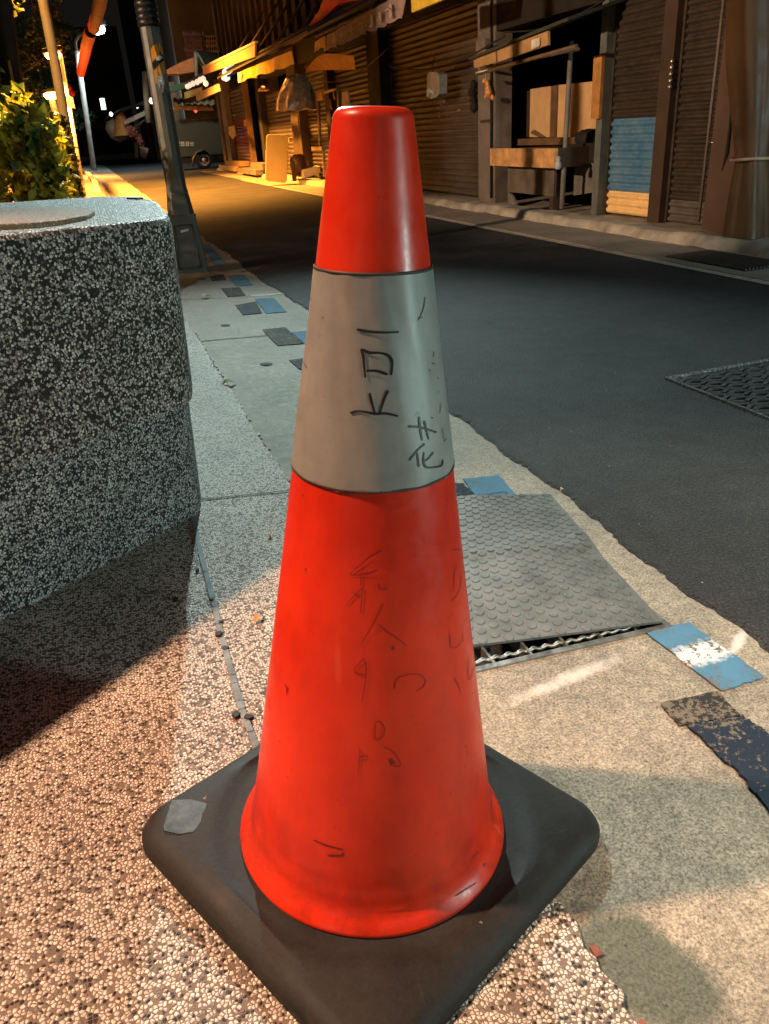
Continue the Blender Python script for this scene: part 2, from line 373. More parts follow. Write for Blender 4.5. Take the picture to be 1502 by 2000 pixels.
# joints
def stripq(pts, w, z, name, m):
    mb = MB(); q = [L(u, v) for u, v in pts]
    for a, b in zip(q, q[1:]):
        t = (b - a).normalized(); n = Vector((-t.y, t.x, 0)) * w / 2
        mb.add([a - n + Vector((0, 0, z)), b - n + Vector((0, 0, z)), b + n + Vector((0, 0, z)), a + n + Vector((0, 0, z))], [(0, 1, 2, 3)])
    return struct(mb.build(name, m, side=True))
JM = simple('joint_dirt', (.05, .04, .03), .9)
stripq([(383, 668), (460, 661), (520, 656), (640, 645)], .009, .002, 'pavement_joint', JM)
stripq([(344, 585), (430, 583), (490, 578)], .006, .002, 'pavement_joint', simple('pale_joint', (.2, .18, .14), .9))
stripq([(490, 578), (520, 577), (552, 573)], .02, .002, 'pavement_joint', simple('white_line_paint', (.62, .62, .6), .7))
stripq([(388, 982), (470, 973), (565, 964)], .005, .007, 'terrace_joint', JM)
# round holes
for (u, v, r, lb) in ((520, 712, .021, 'round black hole in the concrete nearest to the cone'), (440, 636, .02, 'round black hole in the concrete before the white cross line'), (395, 545, .025, 'round black hole in the concrete at the foot of the lamp post')):
    c = L(u, v); mb = MB(); mb.prism([(c.x + r * math.cos(a * .4488) * (1 + jit(.08, 0)), c.y + r * math.sin(a * .4488)) for a in range(14)], .0005, .0022, bottom=False)
    tag(mb.build('drain_hole', simple('hole_black', (.006, .006, .006), .9), org=(c.x, c.y, 0), side=True), lb, 'hole', 'holes in the concrete')
# metal strip in the terrace
mb = MB(); pts = [L(u, v) for u, v in ((378, 1016), (393, 1090), (412, 1160), (428, 1225), (437, 1262), (452, 1318), (470, 1385), (497, 1456), (520, 1540))]
dense = []
for a, b in zip(pts, pts[1:]):
    for k in range(8): dense.append(a.lerp(b, k / 8))
w = .0042
for i, (a, b) in enumerate(zip(dense, dense[1:])):
    if i in (28, 29): continue
    wa = w * (1 + jit(.12, 0)); n = Vector((1, 0, 0))
    z = .0078 + jit(.0007, 0)
    mb.add([a - n * wa + Vector((0, 0, z)), a + n * w + Vector((0, 0, z)), b + n * w + Vector((0, 0, z)), b - n * wa + Vector((0, 0, z)),
            a - n * wa + Vector((0, 0, .004)), b - n * wa + Vector((0, 0, .004)), a + n * w + Vector((0, 0, .004)), b + n * w + Vector((0, 0, .004))], [(0, 1, 2, 3), (0, 3, 5, 4), (1, 6, 7, 2)])
tag(mb.build('metal_strip', simple('dull_aluminium', (.20, .23, .25), .75, .45, 40, .3, 200, metal=.1, spec=.15), org=dense[0], side=True), 'thin grey metal trim strip set in the pebble paving beside the bench wall', 'trim strip')
mb = MB()
for (u, v) in ((432, 1222), (441, 1274), (428, 1246), (415, 1178), (386, 1120), (462, 1405), (345, 1178), (487, 1470 - 60)):
    c = L(u, v); r = rnd.uniform(.003, .006); mb.prism([(c.x + r * math.cos(a) * rnd.uniform(.6, 1.3), c.y + r * math.sin(a) * rnd.uniform(.6, 1.3)) for a in (0, .9, 1.8, 2.7, 3.6, 4.5, 5.4)], .005, .0095)
o_ = mb.build('debris', simple('black_crumbs', (.02, .017, .015), .8), side=True); o_['kind'] = 'stuff'; o_['label'] = 'black crumbs of dirt along the metal strip'; o_['category'] = 'debris'

# ------------------------------------------------------------------ drain grate and rubber mat
GM = simple('galvanised_steel', (.30, .31, .30), .42, .4, 30, .4, 160, metal=.75)
t = thing('drain_grate', 'rusty steel drain grating under the grey studded rubber mat', 'drain grate', (GX0, GY0, 0), True)
mb = MB(); w = .010
mb.box((GX0, GY0, -.02), (GX1, GY0 + w, .003)); mb.box((GX0, GY1 - w, -.02), (GX1, GY1, .003)); mb.box((GX0, GY0 + w, -.02), (GX0 + w, GY1 - w, .003)); mb.box((GX1 - w, GY0 + w, -.02), (GX1, GY1 - w, .003))
mb.build('frame', GM, t)
mb = MB(); x = GX1 - .055
while x > GX0 + .02: mb.box((x - .002, GY0 + w, -.028), (x + .002, GY1 - w, -.002)); x -= .062
mb.build('bearing_bars', GM, t)
mb = MB(); y = GY0 + .028
while y < GY1 - .02:
    pa = []
    for k in range(90): tt = k / 89; pa.append((GX0 + w + (GX1 - GX0 - 2 * w) * tt, y + .0018 * math.sin(k * 1.3), -.004 + .0018 * math.cos(k * 1.3)))
    mb.tube(pa, .0035, 5); y += .036
mb.build('twisted_rods', GM, t)
# mat
s = NT('grey_rubber'); f = s.noise(25, 5, .65); g = s.noise(260, 2)
c = s.mix(.6, s.ramp(f, (.3, (.085, .098, .102)), (.7, (.15, .165, .17))), s.ramp(s.noise(3, 3), (.3, .8), (.7, 1.1)), 'MULTIPLY')
M['rubber'] = s.fin(c, s.ramp(f, (.3, .42), (.7, .62)), s.bump(g, .25, .001))
t = thing('rubber_mat', 'grey rubber mat with round studs lying over the drain beside the cone', 'mat', (GX0, GY0, 0), True)
MC = [L(880, 970, .006), L(1075, 963, .006), L(1293, 1214, .006), L(870, 1264, .006)]   # back-left, back-right, front-right, front-left
def mz(a, b):
    p = (MC[0] * (1 - a) + MC[1] * a) * (1 - b) + (MC[3] * (1 - a) + MC[2] * a) * b
    z = .0055 + .0015 * math.sin(a * 5 + b * 3) * math.sin(b * 7 + 1) + .006 * math.exp(-((a - .98) / .1) ** 2 - ((b - .42) / .06) ** 2) + .003 * math.exp(-((b - .47 - .03 * a) / .03) ** 2)
    x = p.x - .004 * math.exp(-((b - .55) / .2) ** 2) * a
    return Vector((x, p.y, z))
mb = MB(); mb.sheet(0, 1, 0, 1, 30, 30, lambda a, b: mz(a, b))
mb.sheet(0, 1, 0, 1, 30, 30, lambda a, b: mz(a, b) - Vector((0, 0, .004)))
for e in ([(i / 30, 0) for i in range(31)], [(1, i / 30) for i in range(31)], [(i / 30, 1) for i in range(31)]):
    for p, q in zip(e, e[1:]):
        A, B = mz(*p), mz(*q); dz = Vector((0, 0, .004)); mb.add([A, B, B - dz, A - dz], [(0, 1, 2, 3)])
mb.build('sheet', 'rubber', t)
mb = MB(); W_ = (MC[1] - MC[0]).length; Hh = (MC[3] - MC[0]).length; sp = .0262
nb = int(Hh / .0131); na = int(W_ / sp)
for j in range(nb):
    for i in range(na + 1):
        a = 1 - ((i + .5 * (j % 2) + .45) * sp) / W_; b = (j + .5) / nb
        if a < .01: continue
        c = mz(a, b); n = 12; o = len(mb.v); r0, r1 = .0078, .0068
        ta = (mz(min(1, a + .01), b) - mz(a - .01, b)).normalized(); tb = (mz(a, min(1, b + .01)) - mz(a, b - .01)).normalized(); nn = Vector((0, 0, 1))
        for (r, h) in ((r0, 0), (r0, .0009), (r1, .0015)):
            for k in range(n): q = 2 * math.pi * k / n; mb.v.append(c + ta * r * math.cos(q) + tb * r * math.sin(q) + nn * h)
        for l_ in range(2):
            for k in range(n): k2 = (k + 1) % n; mb.f.append([o + l_ * n + k, o + l_ * n + k2, o + (l_ + 1) * n + k2, o + (l_ + 1) * n + k]); mb.mi.append(0); mb.sm.append(True)
        mb.f.append([o + 2 * n + k for k in range(n)]); mb.mi.append(0); mb.sm.append(False)
mb.build('studs', 'rubber', t)

# ------------------------------------------------------------------ traffic cone
D0 = .0355
foot = L(729, 1631, 0); fr = L(729, 1822, D0); RF = .1405
dirc = Vector((fr.x - L(751, 300, 0).x * 0, 0, 0))
camL = Vector(((CAM - O).dot(XX), 0, (CAM - O).dot(NN)))
dv = Vector((fr.x - camL.x, fr.y - camL.y, 0)).normalized()
cone0 = Vector((fr.x + dv.x * RF, fr.y + dv.y * RF, 0))
# the cone stands upright with a slight lean so that its axis follows the photo
right = Vector((dv.y, -dv.x, 0)); LEAN = math.radians(.45)
Mc = Matrix.Translation(cone0) @ Matrix.Rotation(LEAN, 4, dv)
CW = MS @ Mc
# profile from the silhouette: (photo row, half width)
def hw(v):
    pts = [(232, 80), (300, 87.5), (521, 119), (700, 137), (913, 157.5), (1200, 192), (1400, 217), (1500, 230)]
    for (a, wa), (b, wb) in zip(pts, pts[1:]):
        if a <= v <= b: return wa + (wb - wa) * (v - a) / (b - a)
    return pts[0][1] if v < 232 else pts[-1][1]
def pix(p):
    c = R.transposed() @ (p - CAM); return (751 + F * c.x / -c.z, 1000 - F * c.y / -c.z, -c.z)
prof = []
for i in range(400):
    h = .085 + i * (.74 - .085) / 399
    u, v, d_ = pix(CW @ Vector((0, 0, h)))
    if v < 231: break
    a = hw(v) / F; prof.append((a * d_ * .982, h))
htop = prof[-1][1]; rtop = prof[-1][0]
# straighten: least squares line
n_ = len(prof); mx = sum(h for r, h in prof) / n_; my = sum(r for r, h in prof) / n_
sl = sum((h - mx) * (r - my) for r, h in prof) / sum((h - mx) ** 2 for r, h in prof)
def rc(h): return my + sl * (h - mx)
HB0 = HB1 = None
for i in range(400):
    h = .05 + i * .0017; fpt = CW @ Vector((0, 0, h)); 
    q = CW @ (Vector((0, 0, h)) + (Mc.to_3x3().inverted() @ (-dv)) * rc(h)); v = pix(q)[1]
    if HB0 is None and v < 962: HB0 = h
    if HB1 is None and v < 540: HB1 = h
print('cone', htop, rtop, rc(.05), HB0, HB1, sl)
s = NT('red_pvc')
f = s.noise(9, 5, .65); g = s.noise(60, 4, .7)
c = s.ramp(f, (.3, (.56, .018, .004)), (.7, (.76, .037, .008)))
scuff = s.ramp(s.noise(5, 8, .75, vec=s.mapping((1, 1, .35))), (.56, 0.0), (.72, .55))
c = s.mix(scuff, c, (.24, .016, .008))
sx = s.node('SeparateXYZ'); s.l.new(s.pos, sx.inputs[0])
low = s.math('MULTIPLY', s.math('SUBTRACT', .17, sx.outputs[2]), 9, clamp=True)
grime = s.math('MULTIPLY', low, s.ramp(s.noise(16, 7, .75), (.42, 0.0), (.62, .75)))
c = s.mix(grime, c, (.12, .025, .015))
scr = s.ramp(s.noise(38, 3, .6, vec=s.mapping((1, 1, .12))), (.66, 0.0), (.72, .25)); c = s.mix(scr, c, (.85, .16, .08))
dk = s.ramp(s.noise(3.2, 6, .75, vec=s.mapping((1.4, 1.4, .5))), (.36, .72), (.60, 1.06)); c = s.mix(.9, c, dk, 'MULTIPLY')
nk = s.ramp(s.noise(75, 2, .5), (.735, 0.0), (.76, .8)); c = s.mix(nk, c, (.10, .012, .01))
M['cone'] = s.fin(c, s.ramp(g, (.3, .26), (.7, .44)), s.bump(s.noise(24, 3), .10, .003), Subsurface_Weight=.0); M['cone'].node_tree.nodes['Principled BSDF'].inputs['Specular IOR Level'].default_value = .38
s = NT('reflective_sheeting'); f = s.noise(7, 5, .6, vec=s.mapping((1, 1, .3))); g = s.noise(40, 5, .7)
c = s.mix(.7, s.ramp(f, (.3, (.20, .20, .19)), (.7, (.325, .33, .315))), s.ramp(g, (.3, .78), (.65, 1.05)), 'MULTIPLY')
spots = s.ramp(s.noise(55, 4, .6), (.66, 0.0), (.72, .6)); c = s.mix(spots, c, (.13, .12, .11))
M['band'] = s.fin(c, s.ramp(g, (.3, .40), (.7, .56)), s.bump(s.noise(11, 4, vec=s.mapping((1, 1, .25))), .6, .005), metal=.12)
s = NT('black_rubber_base'); f = s.noise(14, 6, .7); g = s.noise(200, 3, .7)
c = s.mix(.8, s.ramp(f, (.3, (.009, .009, .009)), (.72, (.025, .0245, .0235))), s.ramp(g, (.3, .7), (.7, 1.2)), 'MULTIPLY')
dsp = s.ramp(s.noise(120, 2, .5), (.76, 0.0), (.80, .5)); c = s.mix(dsp, c, (.3, .28, .25))
dust = s.ramp(s.noise(6, 8, .8), (.55, 0.0), (.85, .22)); c = s.mix(dust, c, (.07, .068, .064)); s.b.inputs['Specular IOR Level'].default_value = .3
sc_ = s.ramp(s.noise(26, 4, .7, vec=s.mapping((1, .10, 1), (0, 0, .9))), (.64, 0.0), (.70, .30)); c = s.mix(sc_, c, (.10, .097, .09))
sc2 = s.ramp(s.noise(30, 3, .7, vec=s.mapping((.08, 1, 1), (0, 0, -.5))), (.67, 0.0), (.72, .28)); c = s.mix(sc2, c, (.12, .115, .105))
M['base'] = s.fin(c, s.ramp(f, (.3, .58), (.7, .8)), s.bump(g, .3, .0012))
cone = bpy.data.objects.new('traffic_cone', None); COL.objects.link(cone); cone.matrix_world = CW; cone['org'] = [0, 0, 0]
tag(cone, 'tall red-orange traffic cone with silver band and black rubber base', 'traffic cone')
# base plate
HS = .508 * (L(1181, 1655, .012) - L(288, 1635, .012)).length; CR = .042   # half diagonal
a_side = (HS + CR * (math.sqrt(2) - 1)) / math.sqrt(2)
ang0 = math.atan2(dv.y, dv.x)
def Rb(q):
    """rounded square, corner pointing at the camera"""
    x, y = math.cos(q), math.sin(q); lo, hi = 0, 1.
    for _ in range(30):
        r = (lo + hi) / 2; px, py = abs((x * math.cos(math.pi / 4) + y * math.sin(math.pi / 4)) * r), abs((-x * math.sin(math.pi / 4) + y * math.cos(math.pi / 4)) * r)
        dx, dy = max(0, px - (a_side - CR)), max(0, py - (a_side - CR)); dd = math.hypot(dx, dy) - CR if (dx or dy) else -1
        if dd > 0: hi = r
        else: lo = r
    return r
mb = MB(); N = 192; rings = []
spec = [('e', -.004, 0), ('e', 0, .004), ('e', 0, .014), ('e', -.003, .019), ('e', -.010, .0245), ('e', -.016, .0275), ('e', -.021, .0285), ('c', .180, .0300), ('c', .174, .0304), ('c', .166, .0294), ('c', .158, .0268), ('c', .150, .026), ('c', .11, .026)]
for kind, a, z in spec:
    for k in range(N):
        q = 2 * math.pi * k / N; rb = Rb(q); r = rb + a if kind == 'e' else min(a, rb - .026 - (.178 - a) * .2)
        mb.v.append(Vector((r * math.cos(q + ang0), r * math.sin(q + ang0), z)))
for i in range(len(spec) - 1):
    for k in range(N): k2 = (k + 1) % N; mb.f.append([i * N + k, i * N + k2, (i + 1) * N + k2, (i + 1) * N + k]); mb.mi.append(0); mb.sm.append(True)
bp = mb.build('base_plate', 'base', cone); bp['org'] = [0, 0, 0]
# red body with flange
rb0 = rc(.075)
flange = [(RF - .001, .0262), (RF, .0285), (RF - .001, .031), (RF - .007, .0375), (RF - .0135, .045), (rb0 + .0045, .055), (rb0 + .0012, .064), (rb0, .075)]
body = flange + [(rc(.08 + i * (htop - .08) / 40), .08 + i * (htop - .08) / 40) for i in range(41)]
rt = body[-1][0]
for k in range(1, 9): q = k / 8 * math.pi / 2; body.append((rt - .0085 * (1 - math.cos(q)), htop + .0085 * math.sin(q)))
body += [(rt - .014, htop + .0085), (rt - .017, htop + .006), (rt - .02, htop - .02), (rt - .005, htop - .2)]
bd = None
mb = MB(); mb.lathe(body, 160); bd = mb.build('cone_body', 'cone', cone); bd['org'] = [0, 0, 0]
tree = BVHTree.FromPolygons([CW @ v for v in mb.v], mb.f)
# reflective sleeve
mb = MB(); off = .0012; NB = 160; bands = []
rows = 14
for i in range(rows + 1):
    for k in range(NB):
        q = 2 * math.pi * k / NB; h = HB0 + (HB1 - HB0) * i / rows
        if i == 0: h += .0008 * math.sin(q * 9) + .0006 * math.sin(q * 31 + 1) + jit(.0004, 0)
        r = rc(h) + off + .0003 * math.sin(q * 13 + i * .5); mb.v.append(Vector((r * math.cos(q), r * math.sin(q), h)))
for i in range(rows):
    for k in range(NB): k2 = (k + 1) % NB; mb.f.append([i * NB + k, i * NB + k2, (i + 1) * NB + k2, (i + 1) * NB + k]); mb.mi.append(0); mb.sm.append(True)
o = len(mb.v)
band = mb.build('reflective_band', 'band', cone); band['org'] = [0, 0, 0]
btree = BVHTree.FromPolygons([CW @ v for v in mb.v], mb.f)
for h in (HB0, HB1):
    mb = MB(); pr = [(rc(h) + .0003, h - .0016), (rc(h) + .0017, h - .0010), (rc(h) + .0017, h + .0006), (rc(h) + .0008, h + .0012)]
    mb.lathe(pr, 160); mb.build('band_edge', simple('grimy_edge', (.05, .035, .03), .7), band)
CWi = CW.inverted()
def strokes(lst, z, tr, w, m, name, parent, lift=.0006):
    mb = MB()
    for st in lst:
        pts = []
        raw = [z(*p) for p in st]; den = []
        for i in range(len(raw) - 1):     # catmull-rom
            p0, p1, p2, p3 = raw[max(i - 1, 0)], raw[i], raw[i + 1], raw[min(i + 2, len(raw) - 1)]
            for k in range(6):
                t = k / 6; den.append(tuple(.5 * (2 * p1[j] + (p2[j] - p0[j]) * t + (2 * p0[j] - 5 * p1[j] + 4 * p2[j] - p3[j]) * t * t + (3 * p1[j] - p0[j] - 3 * p2[j] + p3[j]) * t ** 3) for j in (0, 1)))
        den.append(raw[-1])
        for (u, v) in den:
            d = ray(u, v).normalized(); hit, nor, _, _ = tr.ray_cast(CAM, d)
            if hit is None: continue
            if nor.dot(d) > 0: nor = -nor
            pts.append((CWi @ (hit + nor * lift), CWi.to_3x3() @ nor))
        n = len(pts)
        if n < 2: continue
        o = len(mb.v)
        for i, (p, nn) in enumerate(pts):
            t = (pts[min(i + 1, n - 1)][0] - pts[max(i - 1, 0)][0])
            if t.length < 1e-9: t = Vector((0, 0, 1))
            s_ = nn.cross(t.normalized()); ww = w * (.92 + .16 * math.sin(i * .33 + o)) * (1 if 0 < i < n - 1 else .6)
            mb.v.append(p + s_ * ww); mb.v.append(p - s_ * ww)
        for i in range(n - 1): mb.f.append([o + 2 * i, o + 2 * i + 1, o + 2 * i + 3, o + 2 * i + 2]); mb.mi.append(0); mb.sm.append(False)
    return mb.build(name, m, parent)
INK = simple('marker_ink', (.018, .016, .018), .45, .3)
Z6 = lambda x, y: (550 + x / 4.059, 500 + y / 4.059)
big = [[(597, 582), (700, 600), (820, 606), (928, 602)], [(632, 735), (648, 800), (655, 880), (665, 965)], [(640, 742), (700, 765), (780, 768), (840, 785), (872, 825), (875, 880), (868, 945)],
       [(672, 910), (750, 910), (840, 938)], [(697, 1085), (712, 1150), (740, 1250)], [(845, 1065), (810, 1140), (775, 1260)], [(548, 1245), (600, 1230), (660, 1235), (740, 1250), (830, 1248), (922, 1268)],
       [(1003, 1350), (1080, 1355), (1160, 1375), (1225, 1397)], [(1087, 1272), (1095, 1360), (1112, 1462)], [(1130, 1305), (1145, 1380), (1165, 1455)], [(1132, 1488), (1080, 1535), (1010, 1620)],
       [(1070, 1545), (1078, 1600), (1088, 1670)], [(1128, 1555), (1122, 1610), (1128, 1650), (1150, 1675), (1220, 1672), (1268, 1655), (1272, 1612)], [(1200, 1555), (1165, 1600), (1130, 1625)]]
for a_, b_ in ((0, 1), (1, 4), (4, 7), (7, 14)): strokes(big[a_:b_], Z6, btree, .00098, INK, 'written_character', band)
thin = [[(205, 290), (240, 345)], [(190, 350), (198, 385), (185, 480), (175, 600), (192, 668)], [(155, 795), (200, 885)], [(112, 1190), (122, 1225)],
        [(1135, 325), (1125, 400), (1105, 460), (1080, 510)], [(1080, 495), (1115, 485)], [(1205, 755), (1200, 800)], [(1190, 850), (1212, 852)], [(1172, 900), (1178, 915)], [(1230, 960), (1240, 970)], [(1260, 1165), (1252, 1250)],
        [(1275, 1360), (1280, 1450)], [(1305, 1440), (1285, 1470)], [(325, 480), (330, 492)], [(1240, 1070), (1242, 1085)], [(1185, 1280), (1200, 1285)]]
for a_ in thin: strokes([a_], Z6, btree, .00045, simple('faded_ink', (.10, .09, .085), .6), 'pen_mark', band)
Z8 = lambda x, y: (480 + x / 2.888, 960 + y / 2.888)
redst = [[(765, 332), (700, 370), (640, 420), (590, 465), (640, 470), (700, 462), (745, 440)], [(675, 432), (655, 450), (650, 500), (650, 530)], [(660, 540), (620, 580), (568, 642)], [(600, 565), (640, 590)], [(660, 535), (655, 600), (648, 690)],
         [(750, 515), (760, 550), (800, 545)], [(775, 630), (750, 690), (700, 780), (650, 860)], [(748, 748), (800, 790), (860, 830), (910, 870)], [(668, 940), (640, 970), (610, 1010), (640, 1028), (680, 1030)],
         [(672, 945), (680, 1010), (672, 1090), (655, 1185)], [(840, 1110), (850, 1060), (900, 1035), (970, 1030), (1012, 1060), (1000, 1100), (960, 1125)], [(735, 1295), (730, 1390), (770, 1385), (785, 1340), (760, 1300), (735, 1295)],
         [(645, 1445), (640, 1520), (635, 1600)], [(642, 1500), (685, 1490), (680, 1525)], [(775, 1440), (830, 1465), (870, 1520), (865, 1550), (820, 1540)], [(1165, 330), (1210, 325)], [(1195, 410), (1175, 460), (1172, 560)],
         [(1215, 470), (1200, 560), (1155, 625)], [(1150, 800), (1155, 870), (1185, 880), (1215, 840)], [(1220, 790), (1222, 850)], [(1255, 930), (1255, 1060), (1290, 980)], [(1175, 1050), (1195, 1085), (1210, 1135)],
         [(225, 1095), (240, 1105), (232, 1140)], [(185, 1400), (200, 1420)], [(135, 1170), (140, 1230)]]
for a_ in redst: strokes([a_], Z8, tree, .00055, simple('faint_ink_on_red', (.33, .013, .007), .5), 'pen_mark', bd)
ZP = lambda x, y: (x, y)
for a_ in [[(613, 1640), (640, 1651), (671, 1658)], [(640, 1670), (669, 1670)], [(556, 1335), (561, 1345), (560, 1352)], [(934, 1663), (921, 1677)], [(930, 1724), (889, 1750)]]:
    strokes([a_], ZP, tree, .0007, simple('black_scuff', (.16, .013, .01), .6), 'scuff', bd)
# faded sticker on the base
mb = MB(); bm_t = None
st = [(336, 1566), (372, 1564), (404, 1572), (402, 1582), (396, 1592), (392, 1610), (378, 1628), (350, 1632), (322, 1626), (320, 1618)]
cpl = [CWi @ (MS @ L(u, v, .0292)) for u, v in st]
zt = .0279
mb.prism([(p.x, p.y) for p in cpl][::-1], .027, zt + .0022)
s = NT('faded_sticker'); f = s.noise(60, 5, .7); M['sticker'] = s.fin(s.ramp(f, (.38, (.015, .016, .017)), (.72, (.085, .10, .11))), .5)
mb.build('sticker', 'sticker', bp)

# ------------------------------------------------------------------ bench wall of washed pebble, beside the cone
bw = thing('bench_wall', 'low curved-end bench wall of black and white washed pebble left of the cone', 'bench wall', (-1.0, 1.4, 0), True)
raw = [(-2.9, -.50), (-2.2, .19), (-1.6, .73), (-1.105, 1.168), (-.96, 1.292), (-.852, 1.385), (-.79, 1.440), (-.762, 1.470), (-.750, 1.505), (-.742, 1.58), (-.735, 1.75), (-.730, 1.95), (-.735, 2.06), (-.755, 2.14), (-.79, 2.20), (-.84, 2.22), (-.90, 2.18), (-1.06, 2.03), (-1.6, 1.5), (-2.9, .25)]
def offs(poly, d):
    out = []; n = len(poly)
    for i in range(n):
        p0, p1, p2 = Vector((*poly[i - 1], 0)), Vector((*poly[i], 0)), Vector((*poly[(i + 1) % n], 0))
        t = (p2 - p0).normalized(); nn = Vector((t.y, -t.x, 0)); q = p1 + nn * d; out.append((q.x, q.y))
    return out
def smoothpoly(poly, n=6):
    out = []; N_ = len(poly)
    for i in range(N_):
        p0, p1, p2, p3 = [Vector((*poly[(i + k) % N_], 0)) for k in (-1, 0, 1, 2)]
        for k in range(n):
            t = k / n; q = .5 * (2 * p1 + (p2 - p0) * t + (2 * p0 - 5 * p1 + 4 * p2 - p3) * t * t + (3 * p1 - p0 - 3 * p2 + p3) * t ** 3); out.append((q.x, q.y))
    return out
raw = smoothpoly(raw)
HT, HJ = .570, .238
def loft(mb, layers, cap=True):
    n = len(layers[0][0]); o = len(mb.v)
    for poly, z in layers:
        for p in poly: mb.v.append(Vector((p[0], p[1], z)))
    for i in range(len(layers) - 1):
        for k in range(n): k2 = (k + 1) % n; mb.f.append([o + i * n + k, o + i * n + k2, o + (i + 1) * n + k2, o + (i + 1) * n + k]); mb.mi.append(0); mb.sm.append(True)
    if cap: e = o + (len(layers) - 1) * n; mb.f.append([e + k for k in range(n)]); mb.mi.append(0); mb.sm.append(False)
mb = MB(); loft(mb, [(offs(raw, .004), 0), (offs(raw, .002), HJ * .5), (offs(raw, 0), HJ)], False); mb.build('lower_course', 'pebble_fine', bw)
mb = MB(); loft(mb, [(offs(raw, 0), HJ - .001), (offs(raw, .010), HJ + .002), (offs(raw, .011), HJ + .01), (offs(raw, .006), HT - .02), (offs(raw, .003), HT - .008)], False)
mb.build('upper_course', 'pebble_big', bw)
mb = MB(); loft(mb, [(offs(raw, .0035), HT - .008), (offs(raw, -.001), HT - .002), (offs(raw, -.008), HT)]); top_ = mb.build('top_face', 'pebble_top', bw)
mb = MB(); ta = [L(0, 449, HT), L(60, 446, HT), (L(120, 440, HT)), L(170, 430, HT), L(186, 421, HT), L(170, 414, HT), L(90, 413, HT), L(0, 415, HT)]
ext = L(0, 449, HT) - L(60, 446, HT)
pl = [(ta[0].x + ext.x * 3, ta[0].y + ext.y * 3)] + [(p.x, p.y) for p in ta] + [(ta[7].x - .5, ta[7].y - .45)]
mb.prism(pl, HT - .004, HT + .008)
mb.build('seat_inlay', pebble('worn_brown_inlay', 240, (.36, .22, .13), [(.1, .06, .04), (.30, .2, .14), (.62, .48, .36), (.52, .38, .27)], .8, .05, .12), bw, bevel=.003)
mb = MB()
c = L(262, 388, HT); mb.prism([(c.x + .02 * math.cos(a) * rnd.uniform(.5, 1.2), c.y + .05 * math.sin(a) * rnd.uniform(.5, 1.2)) for a in [k * .63 for k in range(10)]], HT, HT + .004)
tag(mb.build('leaf', simple('dead_dark_leaf', (.05, .05, .05), .7), org=c, side=True), 'dark dead leaf lying on top of the pebble bench wall', 'leaf')

# ------------------------------------------------------------------ fallen leaves
def leaf(px, size, m, label, rot, h=.006, world=False):
    c = L(*px); mb = MB(); n = 9; vs = []
    for k in range(n):
        t = k / (n - 1); w = size * .28 * math.sin(math.pi * t ** .8) + .0003; x = (t - .5) * size; z = .004 * math.sin(t * 4) + .001
        vs += [(x, -w, z + w * .3), (x, 0, z), (x, w, z + w * .5)]
    cr, sr = math.cos(rot), math.sin(rot)
    vs = [(c.x + x * cr - y * sr, c.y + x * sr + y * cr, h + z) for x, y, z in vs]; fs = []
    for k in range(n - 1):
        for j in (0, 1): a = k * 3 + j; fs.append((a, a + 1, a + 4, a + 3))
    mb.add(vs, fs); mb.tube([vs[1], (c.x - size * .75 * cr, c.y - size * .75 * sr, h + .001)], .0006, 4)
    return tag(mb.build('fallen_leaf', m, org=(c.x, c.y, 0), side=True), label, 'leaf', 'fallen leaves')
LO = simple('orange_leaf', (.55, .25, .09), .6); LY = simple('yellow_leaf', (.62, .52, .26), .6)
leaf((507, 1217), .024, LO, 'small orange leaf on the pebble paving left of the cone', .7, .007)
leaf((449, 752), .045, LY, 'pale yellow leaf on the concrete at the edge of the pebble paving', .2)
leaf((527, 1052), .014, LY, 'tiny yellow leaf on the pebble paving near the left of the cone', 1.2, .007)
leaf((1257, 541), .07, LY, 'yellow leaf lying on the asphalt beyond the manhole cover', .3, .03)
leaf((1182, 505), .05, LY, 'small pale leaf on the far side of the asphalt by the white line', .1, .05)
leaf((402, 582), .06, simple('tan_leaf', (.5, .42, .3), .6), 'tan curled leaf on the concrete before the lamp post', .5)
leaf((1097, 967), .012, LY, 'tiny pale leaf at the edge of the asphalt near the mat corner', .4, .012)

# ------------------------------------------------------------------ manhole cover in the road
cov = thing('manhole_cover', 'rectangular cast iron manhole cover with raised tread bars in the asphalt', 'manhole cover', (1.51, 1.0, 0))
IRON = simple('cast_iron', (.055, .057, .058), .42, .5, 60, .3, 200, metal=.6)
IRON2 = simple('worn_cast_iron', (.16, .165, .165), .38, .4, 60, .3, 200, metal=.6)
x0, x1, y0, y1 = 1.515, 2.25, .95, 1.853
mb = MB(); mb.box((x0 + .012, y0 + .012, -.03), (x1 - .012, y1 - .012, .006)); mb.build('plate', IRON, cov)
mb = MB(); mb.box((x0, y0, -.03), (x0 + .010, y1, .012)); mb.box((x1 - .010, y0, -.03), (x1, y1, .012)); mb.box((x0 + .01, y0, -.03), (x1 - .01, y0 + .01, .012)); mb.box((x0 + .01, y1 - .01, -.03), (x1 - .01, y1, .012))
mb.build('frame', simple('bright_steel_edge', (.5, .51, .52), .28, .3, 60, .2, 200, metal=.8), cov)
mb = MB(); cs = .036; i = 0
yy = y0 + .03
while yy < y1 - .03:
    xx_ = x0 + .03; j = 0
    while xx_ < x1 - .03:
        k = (i + 2 * j) % 4
        if k in (0, 1): mb.obox((xx_, yy, .0085), (.0165, .010, 0), (-.0028, .0046, 0), (0, 0, .0025))
        else: mb.obox((xx_, yy, .0085), (.0165, -.010, 0), (.0028, .0046, 0), (0, 0, .0025))
        xx_ += cs; j += 1
    yy += cs * .62; i += 1
mb.build('tread_bars', IRON2, cov)
